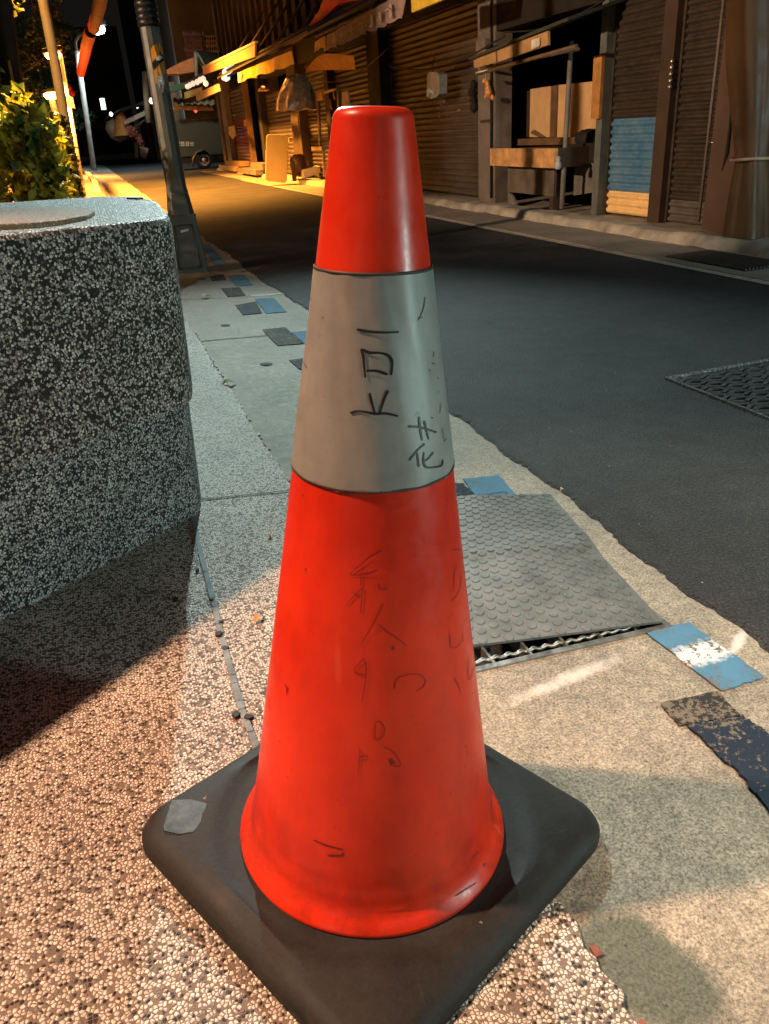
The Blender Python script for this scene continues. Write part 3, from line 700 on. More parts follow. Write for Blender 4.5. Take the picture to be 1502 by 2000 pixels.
# gully grate in the far verge
g_ = thing('gully_grate', 'flat dark gully grate in the far pavement before the brown shutter', 'drain grate', (2.86, 3.1, .012))
mb = MB(); mb.box((2.88, 3.02, .012), (3.16, 3.62, .016)); mb.build('plate', simple('gully_dark', (.015, .015, .015), .8), g_)
mb = MB()
for k in range(13): mb.box((2.885 + k * .0225, 3.03, .0165), (2.893 + k * .0225, 3.61, .022))
mb.build('bars', simple('gully_bars', (.09, .09, .085), .7), g_)

# ------------------------------------------------------------------ near lamp post (unlit head above the frame)
LP = L(372, 529); LPW = MS @ LP
POST = simple('dark_green_post_paint', (.050, .056, .050), .5, .3, 8, .2, 60)
lp = thing('lamp_post', 'dark grey-green tapered lamp post with square panelled base behind the bench wall', 'lamp post', (LPW.x, LPW.y, LPW.z))
rr = .092
def rring(mb, r0, r1, z0, z1, bv=.2):
    def sq(r): b = r * bv; return [(-r + b, -r), (r - b, -r), (r, -r + b), (r, r - b), (r - b, r), (-r + b, r), (-r, r - b), (-r, -r + b)]
    ax = math.radians(-4)
    def rt(p): return (p[0] * math.cos(ax) - p[1] * math.sin(ax) + LPW.x, p[0] * math.sin(ax) + p[1] * math.cos(ax) + LPW.y)
    a, b = [rt(p) for p in sq(r0)], [rt(p) for p in sq(r1)]; o = len(mb.v)
    for p in a: mb.v.append(Vector((p[0], p[1], z0)))
    for p in b: mb.v.append(Vector((p[0], p[1], z1)))
    for k in range(8): k2 = (k + 1) % 8; mb.f.append([o + k, o + k2, o + 8 + k2, o + 8 + k]); mb.mi.append(0); mb.sm.append(False)
    mb.f.append([o + 8 + k for k in range(8)]); mb.mi.append(0); mb.sm.append(False)
zb = LPW.z - .02
mb = MB(); rring(mb, .106, .080, zb, .345, .08); mb.build('base_box', POST, lp, bevel=.006)
mb = MB(); fc = lambda x, z, d: None
sy = lambda z: -(.106 - (z - zb) / (.345 - zb) * .026) - .001
def fpt(x, z, e): return Vector((LPW.x + x * math.cos(-.07) - (sy(z) - e) * math.sin(-.07), LPW.y + x * math.sin(-.07) + (sy(z) - e) * math.cos(-.07), z))
def fbar(a, b, w):
    A, B = fpt(*a, .003), fpt(*b, .003); mb.tube([A, B], w, 6)
fbar((-.066, .055), (.066, .055), .006); fbar((.066, .055), (.050, .295), .005); fbar((.050, .295), (-.050, .295), .005); fbar((-.050, .295), (-.066, .055), .005)
mb.build('panel_moulding', POST, lp)
mb = MB(); a = [fpt(-.02, .255, .003), fpt(.026, .262, .003), fpt(.026, .274, .003), fpt(-.02, .268, .003)]; mb.add(a + [p + Vector((0, -.002, 0)) for p in a], [(0, 1, 2, 3), (4, 5, 6, 7), (0, 1, 5, 4), (2, 3, 7, 6)]); mb.build('label_plate', simple('pale_label', (.45, .45, .42), .5), lp)
mb = MB(); rring(mb, .085, .083, .340, .352, .1); rring(mb, .076, .062, .352, .46, .35); rring(mb, .062, .050, .46, .56, .4); mb.build('collar', POST, lp, bevel=.004)
mb = MB(); PH = 4.15
mb.tube([(LPW.x, LPW.y, .5), (LPW.x, LPW.y, 1.9), (LPW.x, LPW.y, PH)], [.058, .047, .035], 12, smooth=False); mb.build('shaft', POST, lp)
mb = MB(); mb.tube([(LPW.x, LPW.y, PH - .1), (LPW.x + .1, LPW.y - .12, PH + .15), (LPW.x + .45, LPW.y - .55, PH + .22)], [.03, .026, .022], 10); mb.build('arm', POST, lp)
HD = Vector((LPW.x + .55, LPW.y - .68, PH + .2))
mb = MB(); mb.obox(HD + Vector((0, 0, .03)), (.16, -.18, 0), (.06, .055, 0), (0, 0, .03)); mb.build('lamp_housing', POST, lp, bevel=.01)
mb = MB(); mb.obox(HD + Vector((0, 0, -.004)), (.13, -.15, 0), (.045, .041, 0), (0, 0, .003)); mb.build('lamp_lens', simple('frosted_lens', (.5, .5, .5), .3), lp)
# wrapped tape and torn posters on the shaft
TP = simple('black_glossy_tape', (.008, .008, .009), .42, .4, 40, .3, 40, spec=.3)
def rsh(z): return .058 - (z - .5) / 1.4 * .011
mb = MB()
zz0 = PY(290, 45, LPW.y).z; zz1 = PY(290, -30, LPW.y).z
for k in range(7): z = zz0 + (zz1 - zz0) * k / 6; mb.tube([(LPW.x + .004 * math.sin(k), LPW.y, z - .02), (LPW.x, LPW.y, z), (LPW.x, LPW.y, z + .022)], [rsh(z) + .003, rsh(z) + .010, rsh(z) + .004], 14)
mb.build('tape_wrap', TP, lp)
def wrap(px, m, name, e=.0015, rag=0):
    """a sheet stuck round the shaft: photo polygon on the near side of the shaft"""
    mb = MB(); vs = []
    for (u, v) in px:
        zt_ = PY(u, v, LPW.y - .05).z; r = rsh(zt_) + e; p = PY(u, v, LPW.y - .045); dx = max(-.98, min(.98, (p.x - LPW.x) / r)); vs.append(Vector((LPW.x + r * dx, LPW.y - r * math.sqrt(1 - dx * dx), p.z)))
    c = sum(vs, Vector()) / len(vs); rad = Vector((c.x - LPW.x, c.y - LPW.y, 0)).normalized(); c = Vector((LPW.x, LPW.y, c.z)) + rad * (rsh(c.z) + e + .001)
    n = len(vs); mb.add(vs + [c], [(i, (i + 1) % n, n) for i in range(n)]); return mb.build(name, m, lp)
wrap([(294, 96), (300, 88), (312, 84), (318, 96), (320, 120), (323, 140), (318, 158), (304, 164), (300, 140), (296, 118)], simple('orange_poster', (.50, .22, .02), .4), 'torn_poster')
wrap([(297, 122), (306, 112), (318, 106), (321, 118), (314, 122), (306, 130), (300, 138)], TP, 'tape_strip', .003)
wrap([(304, 112), (313, 108), (318, 112), (312, 118), (305, 119)], simple('pale_scrap', (.5, .52, .52), .3), 'paper_scrap', .0045)
wrap([(307, 150), (316, 140), (326, 142), (330, 160), (331, 180), (318, 182), (308, 176)], simple('grey_plastic_film', (.13, .14, .14), .2, .6, 60, .9, 50), 'tape_residue', .002)
wrap([(305, 55), (312, 52), (316, 70), (318, 86), (308, 84)], simple('grey_plastic_film', (.13, .14, .14), .2), 'tape_residue', .002)

# ------------------------------------------------------------------ hedge, park trees and far lamps on the left
def leafmat(name, c1, c2):
    s = NT(name); oi = s.noise(22, 2); s.fin(s.ramp(oi, (.35, c1), (.65, c2)), .42); s.b.inputs['Transmission Weight'].default_value = 0
    tr = s.node('BsdfTranslucent'); s.l.new(s.n['Color Ramp'].outputs[0] if 'Color Ramp' in s.n else oi, tr.inputs[0]); mx_ = s.node('MixShader'); mx_.inputs[0].default_value = .3
    s.l.new(s.b.outputs[0], mx_.inputs[1]); s.l.new(tr.outputs[0], mx_.inputs[2]); s.l.new(mx_.outputs[0], s.n['Material Output'].inputs[0]); return s.m
def addleaf(mb, p, size, d=None, mi=0):
    a = Vector((rnd.gauss(0, 1), rnd.gauss(0, 1), rnd.gauss(0, 1) + .3)).normalized() if d is None else d
    b = a.cross(Vector((rnd.gauss(0, 1), rnd.gauss(0, 1), rnd.gauss(0, 1)))).normalized(); n = a.cross(b)
    w = size * rnd.uniform(.26, .4); p = Vector(p)
    mb.add([p, p + a * size * .45 + b * w + n * w * .3, p + a * size, p + a * size * .45 - b * w + n * w * .3], [(0, 1, 2), (0, 2, 3)], mi)
hd = thing('hedge', 'leafy hedge with yellow-lit top growing behind the pebble bench wall', 'hedge', (-.7, 3.0, 0))
mb = MB()
def hedge_top(y): return .80 + .012 * y + .04 * math.sin(y * 2.1) + .035 * math.sin(y * 5.3 + 1)
def hpt():
    y = 2.75 + (rnd.random() ** 1.6) * 10; x = rnd.uniform(-1.9, -.12 + .06 * math.sin(y * 3))
    return x, y
for i in range(40000):
    x, y = hpt(); tp = hedge_top(y) + .04 * math.sin(x * 9 + y * 4)
    # crown shell: more leaves near the surfaces
    k = rnd.random()
    if k < .45: z = tp - abs(rnd.gauss(0, .05))
    elif k < .8: x = -.12 + .05 * math.sin(y * 3) - abs(rnd.gauss(0, .06)); z = rnd.uniform(.12, tp)
    else:
        z = rnd.uniform(.35, tp)
        if rnd.random() < .6: y = 2.75 + abs(rnd.gauss(0, .12))
    addleaf(mb, (x, y, z), rnd.uniform(.026, .052))
mb.build('foliage', leafmat('hedge_leaves', (.05, .095, .016), (.55, .38, .025)), hd)
mb = MB()
for i in range(90):
    y = 2.9 + rnd.random() * 9.5; x = rnd.uniform(-1.6, -.25)
    mb.tube([(x, y, .03), (x + jit(.06, 0), y + jit(.06, 0), .45), (x + jit(.2, 0), y + jit(.2, 0), .9)], [.012, .009, .004], 5)
mb.build('stems', simple('hedge_wood', (.09, .06, .035), .8), hd)
mb = MB(); mb.sheet(-2.2, -.10, 2.45, 13, 6, 30, lambda x, y: (x, y, .09 + .02 * math.sin(x * 7 + y * 5))); struct(mb.build('planting_bed', simple('soil', (.06, .045, .03), .95)))
SOD = (1.0, .48, .10)
def bark(): return simple('bark', (.08, .06, .045), .9, .4, 14, .6, 40)
def park_tree(x, y, h, r, label, n=5000, seed=1, crown0=.45, tr=.12):
    global rnd
    rs = rnd; rnd = random.Random(seed)
    t = thing('park_tree', label, 'tree', (x, y, 0), group='park trees on the left')
    mb = MB(); mb.tube([(x, y, -.05), (x + .05, y, h * .3), (x - .05, y + .05, h * .55), (x + .1, y, h * .85)], [tr, tr * .8, tr * .6, tr * .2], 9)
    for k in range(7):
        q = k * 2.4; mb.tube([(x, y, h * (.35 + .06 * k)), (x + math.cos(q) * r * .4, y + math.sin(q) * r * .4, h * (.5 + .05 * k)), (x + math.cos(q) * r * .8, y + math.sin(q) * r * .8, h * (.58 + .06 * k))], [tr * .45, tr * .25, tr * .08], 6)
    mb.build('trunk', bark(), t)
    mb = MB(); cl = []
    for k in range(38):
        q = rnd.random() * 6.28; rr_ = r * math.sqrt(rnd.random()); cl.append((x + rr_ * math.cos(q), y + rr_ * math.sin(q), h * rnd.uniform(crown0, 1.05), rnd.uniform(.2, .42) * r * .8))
    for i in range(n):
        c = rnd.choice(cl); d = Vector((rnd.gauss(0, 1), rnd.gauss(0, 1), rnd.gauss(0, 1))).normalized() * c[3] * rnd.uniform(.6, 1.05)
        addleaf(mb, (c[0] + d.x, c[1] + d.y, c[2] + d.z * .7), rnd.uniform(.08, .15))
    mb.build('crown', leafmat('tree_leaves', (.03, .05, .012), (.07, .09, .02)), t); rnd = rs
park_tree(-2.2, 15, 4.6, 1.5, 'dark park tree behind the hedge at the far left edge', 6000, 3)
park_tree(-1.6, 22, 4.8, 1.8, 'dark leafy park tree seen between the orange-lit poles', 6500, 4, .4)
park_tree(-.9, 33, 4.6, 1.7, 'low far park tree behind the two far street lamps', 5500, 9, .3)
# dark trunk-like posts at the left edge with reflective bands
POLE_O = simple('weathered_pole', (.42, .38, .32), .55, .25, 6, .2, 40)
def pole(name, label, pxs, y, r, m, cat='pole', group=None, n=12):
    pts = [PY(u, v, y) for u, v in pxs]; t = thing(name, label, cat, (pts[0].x, pts[0].y, 0), group=group)
    b = pts[0]; g = pts[1] - pts[0]; k = (0 - b.z) / g.z if abs(g.z) > 1e-6 else 0; foot_ = b + g * k
    mb = MB(); mb.tube([(foot_.x, foot_.y, -.03)] + pts, r, n); mb.build('shaft', m, t); return t, pts
DK = simple('dark_pole', (.04, .03, .025), .7)
t, p_ = pole('utility_pole', 'dark utility pole with bright reflective strips at the left photo edge', [(34, 240), (10, 60), (-14, -120)], 7.5, .075, DK, 'utility pole')
mb = MB()
for (a, b) in (((17, 118), (25, 160)), ((26, 166), (35, 200))):
    A, B = PY(*a, 7.43), PY(*b, 7.43); mb.tube([A, B], .011, 8)
mb.build('reflective_strip', simple('orange_strip', (.75, .5, .2), .4), t)
t, p_ = pole('utility_pole', 'tall orange-lit pole rising out of the frame above the hedge', [(126, 230), (105, 110), (80, -20), (60, -120)], 9.0, .046, POLE_O, 'utility pole')
def lampstreet(label, base, top, head, y, col, e, power, r=.06, arm=None, group='far street lamps'):
    t, pts = pole('street_lamp', label, [base, top], y, r, POLE_O, 'street lamp', group)
    hp = PY(*head, y - .25)
    if arm: mb = MB(); mb.tube([PY(u, v, y - .1 * i) for i, (u, v) in enumerate(arm)], r * .55, 8); mb.build('arm', POLE_O, t)
    sc = y / 1500.
    mb = MB(); mb.obox(hp + Vector((0, 0, 7 * sc)), (15 * sc, 0, 2 * sc), (0, .12, 0), (0, 0, 3 * sc)); mb.build('lamp_housing', DK, t, bevel=.01)
    mb = MB(); prof_ = [(.3 * sc, -7 * sc), (9 * sc, -5 * sc), (12.5 * sc, 0), (11 * sc, 3.8 * sc)]; mb.lathe(prof_, 16, hp, close=True); mb.build('lamp_globe', emit('lamp_glow', col, e), t)
    ld = bpy.data.lights.new('street_lamp_light', 'SPOT'); ld.spot_size = math.radians(158); ld.spot_blend = .35; ld.energy = power; ld.color = col; ld.shadow_soft_size = .12
    lo = bpy.data.objects.new('street_lamp_light', ld); COL.objects.link(lo); lo.location = hp + Vector((0, -.1, -.25 - 8 * sc)); return t
ORG = (1.0, .40, .06)
lampstreet('orange street lamp glowing in front of the tall pole, nearer of the two', (146, 300), (112, 105), (104, 108), 13, ORG, 26, 1300, .062)
lampstreet('small far orange street lamp below and left of the nearer one', (112, 235), (100, 190), (101, 186), 24, ORG, 22, 1500, .085)
lampstreet('white street lamp with a curved arm over the street', (183, 328), (150, 100), (190, 58), 30, (.72, .92, 1.0), 34, 350, .085, [(150, 100), (147, 82), (153, 70), (170, 64), (186, 60)])
# street sign plate and a small far white lamp
pl_ = [PY(u, v, 12.6) for u, v in ((120, 184), (142, 190), (147, 212), (124, 207))]
mb = MB(); mb.add(pl_ + [p + Vector((0, .02, 0)) for p in pl_], [(0, 1, 2, 3), (7, 6, 5, 4), (0, 4, 5, 1), (1, 5, 6, 2), (2, 6, 7, 3), (3, 7, 4, 0)])
tag(mb.build('sign_plate', simple('blank_sign_back', (.62, .58, .48), .5), org=pl_[0]), 'plain pale sign plate fixed to the orange-lit lamp pole above the hedge', 'sign')
for (u, v, y, c, lb) in ((95, 226, 34, (.75, .95, 1.), 'tiny white light glimmering through the trees on the left'), (205, 203, 36, (.7, 1., .85), 'slim white tube light on the far building')):
    p = PY(u, v, y); mb = MB()
    if u == 205: mb.tube([PY(203, 214, y), PY(199, 192, y)], .09, 8)
    else: mb.lathe([(.01, -.12), (.12, -.06), (.13, .03), (.02, .09)], 10, p)
    tag(mb.build('tube_light' if u == 205 else 'globe_lamp', emit('far_light', c, 8 if u == 95 else 3), org=p), lb, 'lamp')
# red cloth tube strung above the street
rt_ = thing('red_banner', 'long red cloth tube strung overhead across the street', 'banner', PY(200, 0, 7))
REDC = simple('red_cloth', (.55, .03, .01), .6, .4, 10, .4, 30)
mb = MB(); A = [PY(206, -60, 6.0), PY(194, 10, 7.5), PY(183, 55, 9.5)]; mb.tube(A, [.048, .052, .056], 12, caps=False)
for k in range(9): pass
mb.build('near_length', REDC, rt_)
mb = MB(); B = [PY(177, 62, 9.9), PY(170, 85, 11.5), PY(164, 115, 14), PY(158, 142, 18)]
bb = []; rb_ = []
for i in range(22):
    t_ = i / 21 * 3; k = min(2, int(t_)); p = B[k].lerp(B[k + 1], t_ - k); bb.append(p); rb_.append((.058 + .005 * (i % 2)) * (1.0 + i * .012))
mb.tube(bb, rb_, 12, caps=False); mb.build('far_length', REDC, rt_)
lt = PY(136, 178, 20)
for (u, v, r, lb) in ((131, 172, .10, 'small red lantern hanging left of the white street lamp pole'), (140, 182, .07, 'smaller red lantern beside the first, lower')):
    p = PY(u, v, 20); mb = MB(); mb.lathe([(r * .3, -r), (r * .85, -r * .6), (r, 0), (r * .85, r * .6), (r * .3, r)], 12, p, close=True); tag(mb.build('red_lantern', REDC, org=p), lb, 'lantern', 'small red lanterns')
# low kerb ring and stones by the far lamp
mb = MB(); pc = [PZ(u, v, .03) for u, v in ((150, 334), (172, 344), (186, 362), (193, 390))]
for a, b in zip(pc, pc[1:]):
    t_ = (b - a).normalized(); n = Vector((-t_.y, t_.x, 0)) * .05; mb.obox((a + b) / 2 + Vector((0, 0, .05)), (b - a) / 2, n, (0, 0, .06))
struct(mb.build('bed_kerb', simple('pale_kerb', (.5, .45, .36), .8)))

# ------------------------------------------------------------------ shop row across the street
def shutmat(name, lo, hi, rough=.5, metal=.3):
    s = NT(name); f = s.noise(3.5, 6, .7); g = s.noise(30, 4, .75)
    c = s.mix(.75, s.ramp(f, (.3, lo), (.7, hi)), s.ramp(g, (.3, .55), (.65, 1.15)), 'MULTIPLY')
    rust = s.ramp(s.noise(9, 6, .75), (.58, 0.0), (.70, .7)); c = s.mix(rust, c, (.12, .05, .02))
    return s.fin(c, s.ramp(g, (.3, rough - .1), (.7, rough + .15)), s.bump(g, .3, .003), metal=metal)
SH_BR = shutmat('brown_shutter_paint', (.060, .050, .043), (.125, .106, .092))
SH_DK = shutmat('dark_shutter_paint', (.036, .029, .023), (.080, .064, .050))
SH_BL = shutmat('blue_shutter_paint', (.05, .18, .34), (.17, .30, .40), .5, .05)
SH_ST = simple('bare_steel_gold_sheen', (.92, .60, .26), .35, .2, 9, .2, 60)  # bare steel; the lamp's golden sheen is put into its base colour
SH_RD = shutmat('red_shutter_paint', (.22, .03, .015), (.38, .07, .03))
WOOD = simple('old_wood', (.15, .085, .042), .7, .45, 9, .4, 60)
WOOD_D = simple('dark_wood', (.05, .029, .016), .75, .4, 9, .4, 60)
PLY = simple('plywood', (.66, .42, .20), .6, .22, 5, .2, 60)
CONC2 = simple('pillar_concrete', (.16, .14, .12), .85, .4, 5, .4, 70)
BLK = simple('near_black', (.012, .009, .007), .85, .5, 6, .3, 30)  # one near-black tone shared by interiors, pillars and small dark parts
WALLB = simple('brown_plaster', (.085, .05, .034), .8, .35, 5, .35, 50)
GRN = simple('upper_plaster', (.042, .038, .026), .85, .35, 2.5, .3, 20)
ROOF = simple('dark_roof_sheet', (.035, .038, .030), .7, .5, 4, .3, 20)
TAN = simple('tan_board', (.62, .42, .20), .6, .25, 5, .15, 40)
XF = 3.55
def bld(name, label, y0): return thing(name, label, 'building', (XF, y0, 0))
def bx(name, m, p, a, b, bevel=0):
    mb = MB(); mb.box(a, b); return mb.build(name, m, p, bevel=bevel)
def shutter(parent, y0, y1, z0, z1, zones, pitch=.052, label=None, x=XF + .02):
    mb = MB(); mb.box((x + .02, y0, z0), (x + .03, y1, z1)); ob = mb.build('roller_shutter', zones[-1][2], parent); sub(ob)
    if label: ob['label'] = label
    for (za, zb_, m, nm) in zones:
        mb = MB(); mb.wave(x, y0 + .018, y1 - .018, za, zb_, pitch, .016); mb.build(nm, m, ob)
    for ya_, yb_ in ((y0, y0 + .02), (y1 - .02, y1)): bx('guide_rail', zones[-1][2], ob, (x - .024, ya_, z0), (x + .012, yb_, z1))
    return ob
# right building: blue and brown shutters
b1 = bld('shop_building', 'shuttered shop building with a blue shutter beside a dark brown shutter at the right', 4.0)
shutter(b1, 4.62, 5.20, .075, 2.05, [(.075, .225, SH_ST, 'steel_slats'), (.225, .69, SH_BL, 'blue_slats'), (.69, 2.05, SH_DK, 'brown_slats')], .050, 'shutter painted blue in the middle with bare steel slats at the bottom')
rs_ = shutter(b1, 4.045, 4.50, .065, 2.05, [(.065, .20, simple('dull_kick_plate', (.10, .085, .07), .6), 'bottom_plate'), (.20, 2.05, SH_DK, 'brown_slats')], .046, 'dark brown shutter with a padlock')
mb = MB(); c = PX(1402, 277, 3.52); mb.obox(c, (.012, 0, 0), (0, .028, 0), (0, 0, .012)); mb.tube([c + Vector((-.012, -.02, 0)), c + Vector((-.05, -.02, 0)), c + Vector((-.05, .02, 0)), c + Vector((-.012, .02, 0))], .005, 6)
mb.build('padlock', simple('padlock_steel', (.6, .55, .48), .25, metal=.9), rs_)
mb = MB(); mb.tube([PX(1430, 200, 3.47), PX(1424, 262, 3.46), PX(1421, 300, 3.47), PX(1412, 335, 3.48)], [.006, .008, .014, .010], 8); mb.build('pull_rope', BLK, rs_)
bx('door_post', WOOD_D, b1, (3.50, 4.50, .06), (3.58, 4.62, 2.05))
mb = MB()
for v in (118, 130, 143, 156, 168): p = PX(1313 - (v - 118) * .08, v, 3.497); mb.lathe([(.012, -.01), (.014, .002), (.004, .01)], 8, p)
mb.build('bolt_heads', simple('bolt_steel', (.5, .45, .38), .35, metal=.8), b1)
bx('side_post', simple('teal_grey_post', (.11, .13, .12), .6), b1, (3.49, 5.20, .06), (3.57, 5.275, 2.05))
bx('hanging_board', simple('orange_board', (.50, .24, .07), .6), b1, (3.46, 5.20, .70), (3.485, 5.30, 1.09))
bx('wall_column', WALLB, b1, (3.47, 3.72, .06), (3.60, 4.045, 2.05))
bx('side_wall', WOOD_D, b1, (3.70, 1.0, .05), (3.80, 3.72, 2.3))
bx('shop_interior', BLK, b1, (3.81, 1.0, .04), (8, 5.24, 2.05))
bx('upper_wall', GRN, b1, (3.60, 1.0, 2.06), (8, 5.24, 7.0))
mb = MB(); mb.add([(3.58, .8, 2.16), (2.55, .8, 1.92), (2.55, 5.24, 1.92), (3.58, 5.24, 2.16), (3.58, .8, 2.19), (2.55, .8, 1.95), (2.55, 5.24, 1.95), (3.58, 5.24, 2.19)], [(0, 1, 2, 3), (7, 6, 5, 4), (1, 5, 6, 2), (0, 4, 5, 1), (3, 2, 6, 7)]); mb.build('canopy', ROOF, b1)
mb = MB()
for z in (1.4, 1.62): mb.box((3.44, 4.0, z), (3.47, 4.06, z + .02))
# rolled tarp tied to the column
tp = thing('rolled_tarp', 'brown rolled tarp hanging down the column, tied round its waist', 'tarp', (3.40, 3.72, .1))
def rad(z): return .125 if z > .5 else .10
mb = MB(); n = 28; rows = 40
c0, c1, c2 = PX(1470, -60, 3.36), PX(1462, 310, 3.36), PX(1450, 470, 3.36)
for i in range(rows + 1):
    z = .075 + (2.0 - .075) * i / rows
    yc = c2.y + (c1.y - c2.y) * (z - c2.z) / (c1.z - c2.z) if z < c1.z else c1.y + (c0.y - c1.y) * (z - c1.z) / (c0.z - c1.z)
    dz = z - c1.z; r = (.088 + .055 * min(1, abs(dz) / .45)) if dz > 0 else (.088 + .05 * min(1, abs(dz) / .35))
    for k in range(n):
        q = 2 * math.pi * k / n; rr_ = r * (1 + .10 * math.sin(q * 5 + z * 2) + .05 * math.sin(q * 11 + 1))
        mb.v.append(Vector((3.38 + rr_ * .75 * math.cos(q), yc + rr_ * math.sin(q), z)))
for i in range(rows):
    for k in range(n): k2 = (k + 1) % n; mb.f.append([i * n + k, i * n + k2, (i + 1) * n + k2, (i + 1) * n + k]); mb.mi.append(0); mb.sm.append(True)
mb.build('cloth', simple('brown_tarp', (.085, .045, .018), .55, .4, 6, .4, 30), tp)
mb = MB(); mb.tube([(3.38 + .10 * math.cos(q * .5236), c1.y + .108 * math.sin(q * .5236), c1.z + .004 * math.sin(q)) for q in range(13)], .009, 6); mb.build('tie_rope', simple('pale_rope', (.40, .28, .20), .7), tp)
bx_ = thing('switch_box', 'small ochre electrical box low on the dark wall at the right photo edge', 'electrical box', (3.5, 3.3, .3))
p = PX(1492, 384, 3.6); bx('box', simple('ochre_plastic', (.34, .24, .10), .6), bx_, (3.56, p.y - .05, p.z - .035), (3.66, p.y + .05, p.z + .035)); bx('socket', BLK, bx_, (3.55, p.y - .04, p.z - .02), (3.561, p.y - .005, p.z + .012))
# middle building: stall bay and big brown shutter
b2 = bld('shop_building', 'shop building with an open stall bay and a wide brown roller shutter', 7.0)
shutter(b2, 7.12, 9.62, .075, 1.72, [(.075, 1.72, SH_BR, 'slats')], .056, 'wide brown roller shutter')
bx('concrete_pillar', CONC2, b2, (3.46, 6.78, .06), (3.62, 7.12, 2.05))
bx('pillar_plate', simple('dark_band', (.04, .035, .03), .6), b2, (3.452, 6.84, .72), (3.459, 7.06, .745))
bx('dark_pillar', BLK, b2, (3.42, 9.62, .06), (3.70, 10.05, 2.05))
bx('bay_lintel', BLK, b2, (3.47, 5.285, 1.40), (3.625, 6.78, 2.05))
bx('shutter_box', BLK, b2, (3.47, 7.12, 1.72), (3.75, 9.62, 2.05))
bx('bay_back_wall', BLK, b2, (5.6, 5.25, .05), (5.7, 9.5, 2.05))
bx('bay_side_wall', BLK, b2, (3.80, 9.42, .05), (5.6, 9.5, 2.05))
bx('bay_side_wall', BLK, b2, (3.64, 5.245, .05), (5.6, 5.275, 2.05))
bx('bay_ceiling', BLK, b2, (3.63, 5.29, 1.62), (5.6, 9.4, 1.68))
bx('upper_wall', GRN, b2, (3.62, 5.25, 2.06), (8, 10.05, 6.5))
mb = MB(); mb.add([(3.60, 5.26, 2.16), (2.72, 5.26, 1.74), (2.72, 10.05, 1.74), (3.60, 10.05, 2.16), (3.60, 5.26, 2.19), (2.72, 5.26, 1.77), (2.72, 10.05, 1.77), (3.60, 10.05, 2.19)], [(0, 1, 2, 3), (7, 6, 5, 4), (1, 5, 6, 2), (0, 4, 5, 1), (3, 2, 6, 7)]); mb.build('canopy', ROOF, b2)
mb = MB()
for y in (5.5, 6.7, 7.9, 9.1): mb.tube([(3.55, y, 2.0), (2.76, y, 1.72)], .018, 6)
for x, z in ((3.1, 1.90), (2.8, 1.72)): mb.tube([(x, 5.3, z), (x, 10.0, z)], .016, 6)
mb.build('canopy_frame', WOOD_D, b2)
for (a, b) in (((640, 115), (690, 100)), ((780, 45), (950, 28))): pass
# plywood partition in the bay
def quadx(x, pxs): return [PX(u, v, x) for u, v in pxs]
pw = thing('plywood_partition', 'orange-lit plywood sheets standing in the dark stall bay', 'partition', (4.25, 6, .5))
def slab(name, m, par, vs, d):
    mb = MB(); n = len(vs); d = Vector(d); mb.add(list(vs) + [p + d for p in vs], [tuple(range(n)), tuple(range(2 * n - 1, n - 1, -1))] + [(i, i + n, (i + 1) % n + n, (i + 1) % n) for i in range(n)]); return mb.build(name, m, par)
slab('sheet', PLY, pw, quadx(3.80, [(1036, 174), (1076, 168), (1073, 268), (1034, 268)]), (.02, 0, 0))
slab('sheet', PLY, pw, quadx(3.80, [(1089, 166), (1168, 158), (1166, 268), (1086, 268)]), (.02, 0, 0))
slab('batten', WOOD, pw, quadx(3.785, [(1077, 168), (1088, 166), (1085, 268), (1074, 268)]), (.03, 0, 0))
slab('brace', WOOD, pw, quadx(3.775, [(1040, 254), (1062, 268), (1052, 268), (1036, 260)]), (.03, 0, 0))
slab('dark_panel', WOOD_D, pw, quadx(3.81, [(1018, 180), (1035, 176), (1033, 268), (1016, 268)]), (.03, 0, 0))
tb = thing('stall_table', 'wooden stall table with a deep plank apron and patched skirt below', 'table', (3.4, 6.4, .06))
ya, yb = fy(1083, 3.30), fy(957, 3.30); zt2, zb2 = fz(1020, 290, 3.30), fz(1020, 326, 3.30)
bx('plank_apron', simple('orange_plank', (.60, .33, .13), .65, .45, 12, .5, 40), tb, (3.30, ya, zb2), (3.33, yb, zt2))
bx('end_apron', WOOD_D, tb, (3.33, ya, zb2), (3.80, ya + .03, zt2)); bx('table_top', WOOD, tb, (3.335, ya + .035, zt2 - .05), (3.85, yb, zt2 - .015))
bx('skirt', simple('patched_grey_skirt', (.12, .10, .075), .8, .5, 9, .5, 30), tb, (3.42, fy(1084, 3.42), .17), (3.44, fy(992, 3.42), zb2 + .02))
for u in (1086, 1000): yy = fy(u, 3.46); bx('leg', WOOD_D, tb, (3.45, yy, .06), (3.51, yy + .06, zb2 + .02))
slab('leg_board', CONC2, tb, quadx(3.41, [(992, 375), (1000, 383), (1008, 400), (991, 400)]), (.02, 0, 0))
slab('back_shelf', WOOD, tb, quadx(3.70, [(1000, 272), (1168, 266), (1168, 282), (1000, 284)]), (.05, 0, 0))
ct = thing('side_counter', 'dark counter with grey panels behind the leaning pole in the stall bay', 'counter', (3.6, 5.6, .06))
slab('panel', simple('grey_panel', (.15, .14, .12), .8, .4, 8), ct, quadx(3.62, [(1122, 322), (1166, 317), (1164, 375), (1120, 382)]), (.03, 0, 0))
slab('top', BLK, ct, quadx(3.60, [(1100, 283), (1168, 278), (1166, 316), (1098, 322)]), (.5, 0, 0))
mb = MB(); c = PX(1150, 268, 3.7); mb.lathe([(.09, -.05), (.11, -.02), (.10, .03), (.05, .055), (.01, .06)], 14, c); mb.build('pot', BLK, ct)
mb = MB(); c = PX(1090, 318, 3.28); mb.lathe([(.012, -.045), (.026, -.035), (.024, 0), (.012, .012), (.02, .03), (.008, .045)], 12, c)
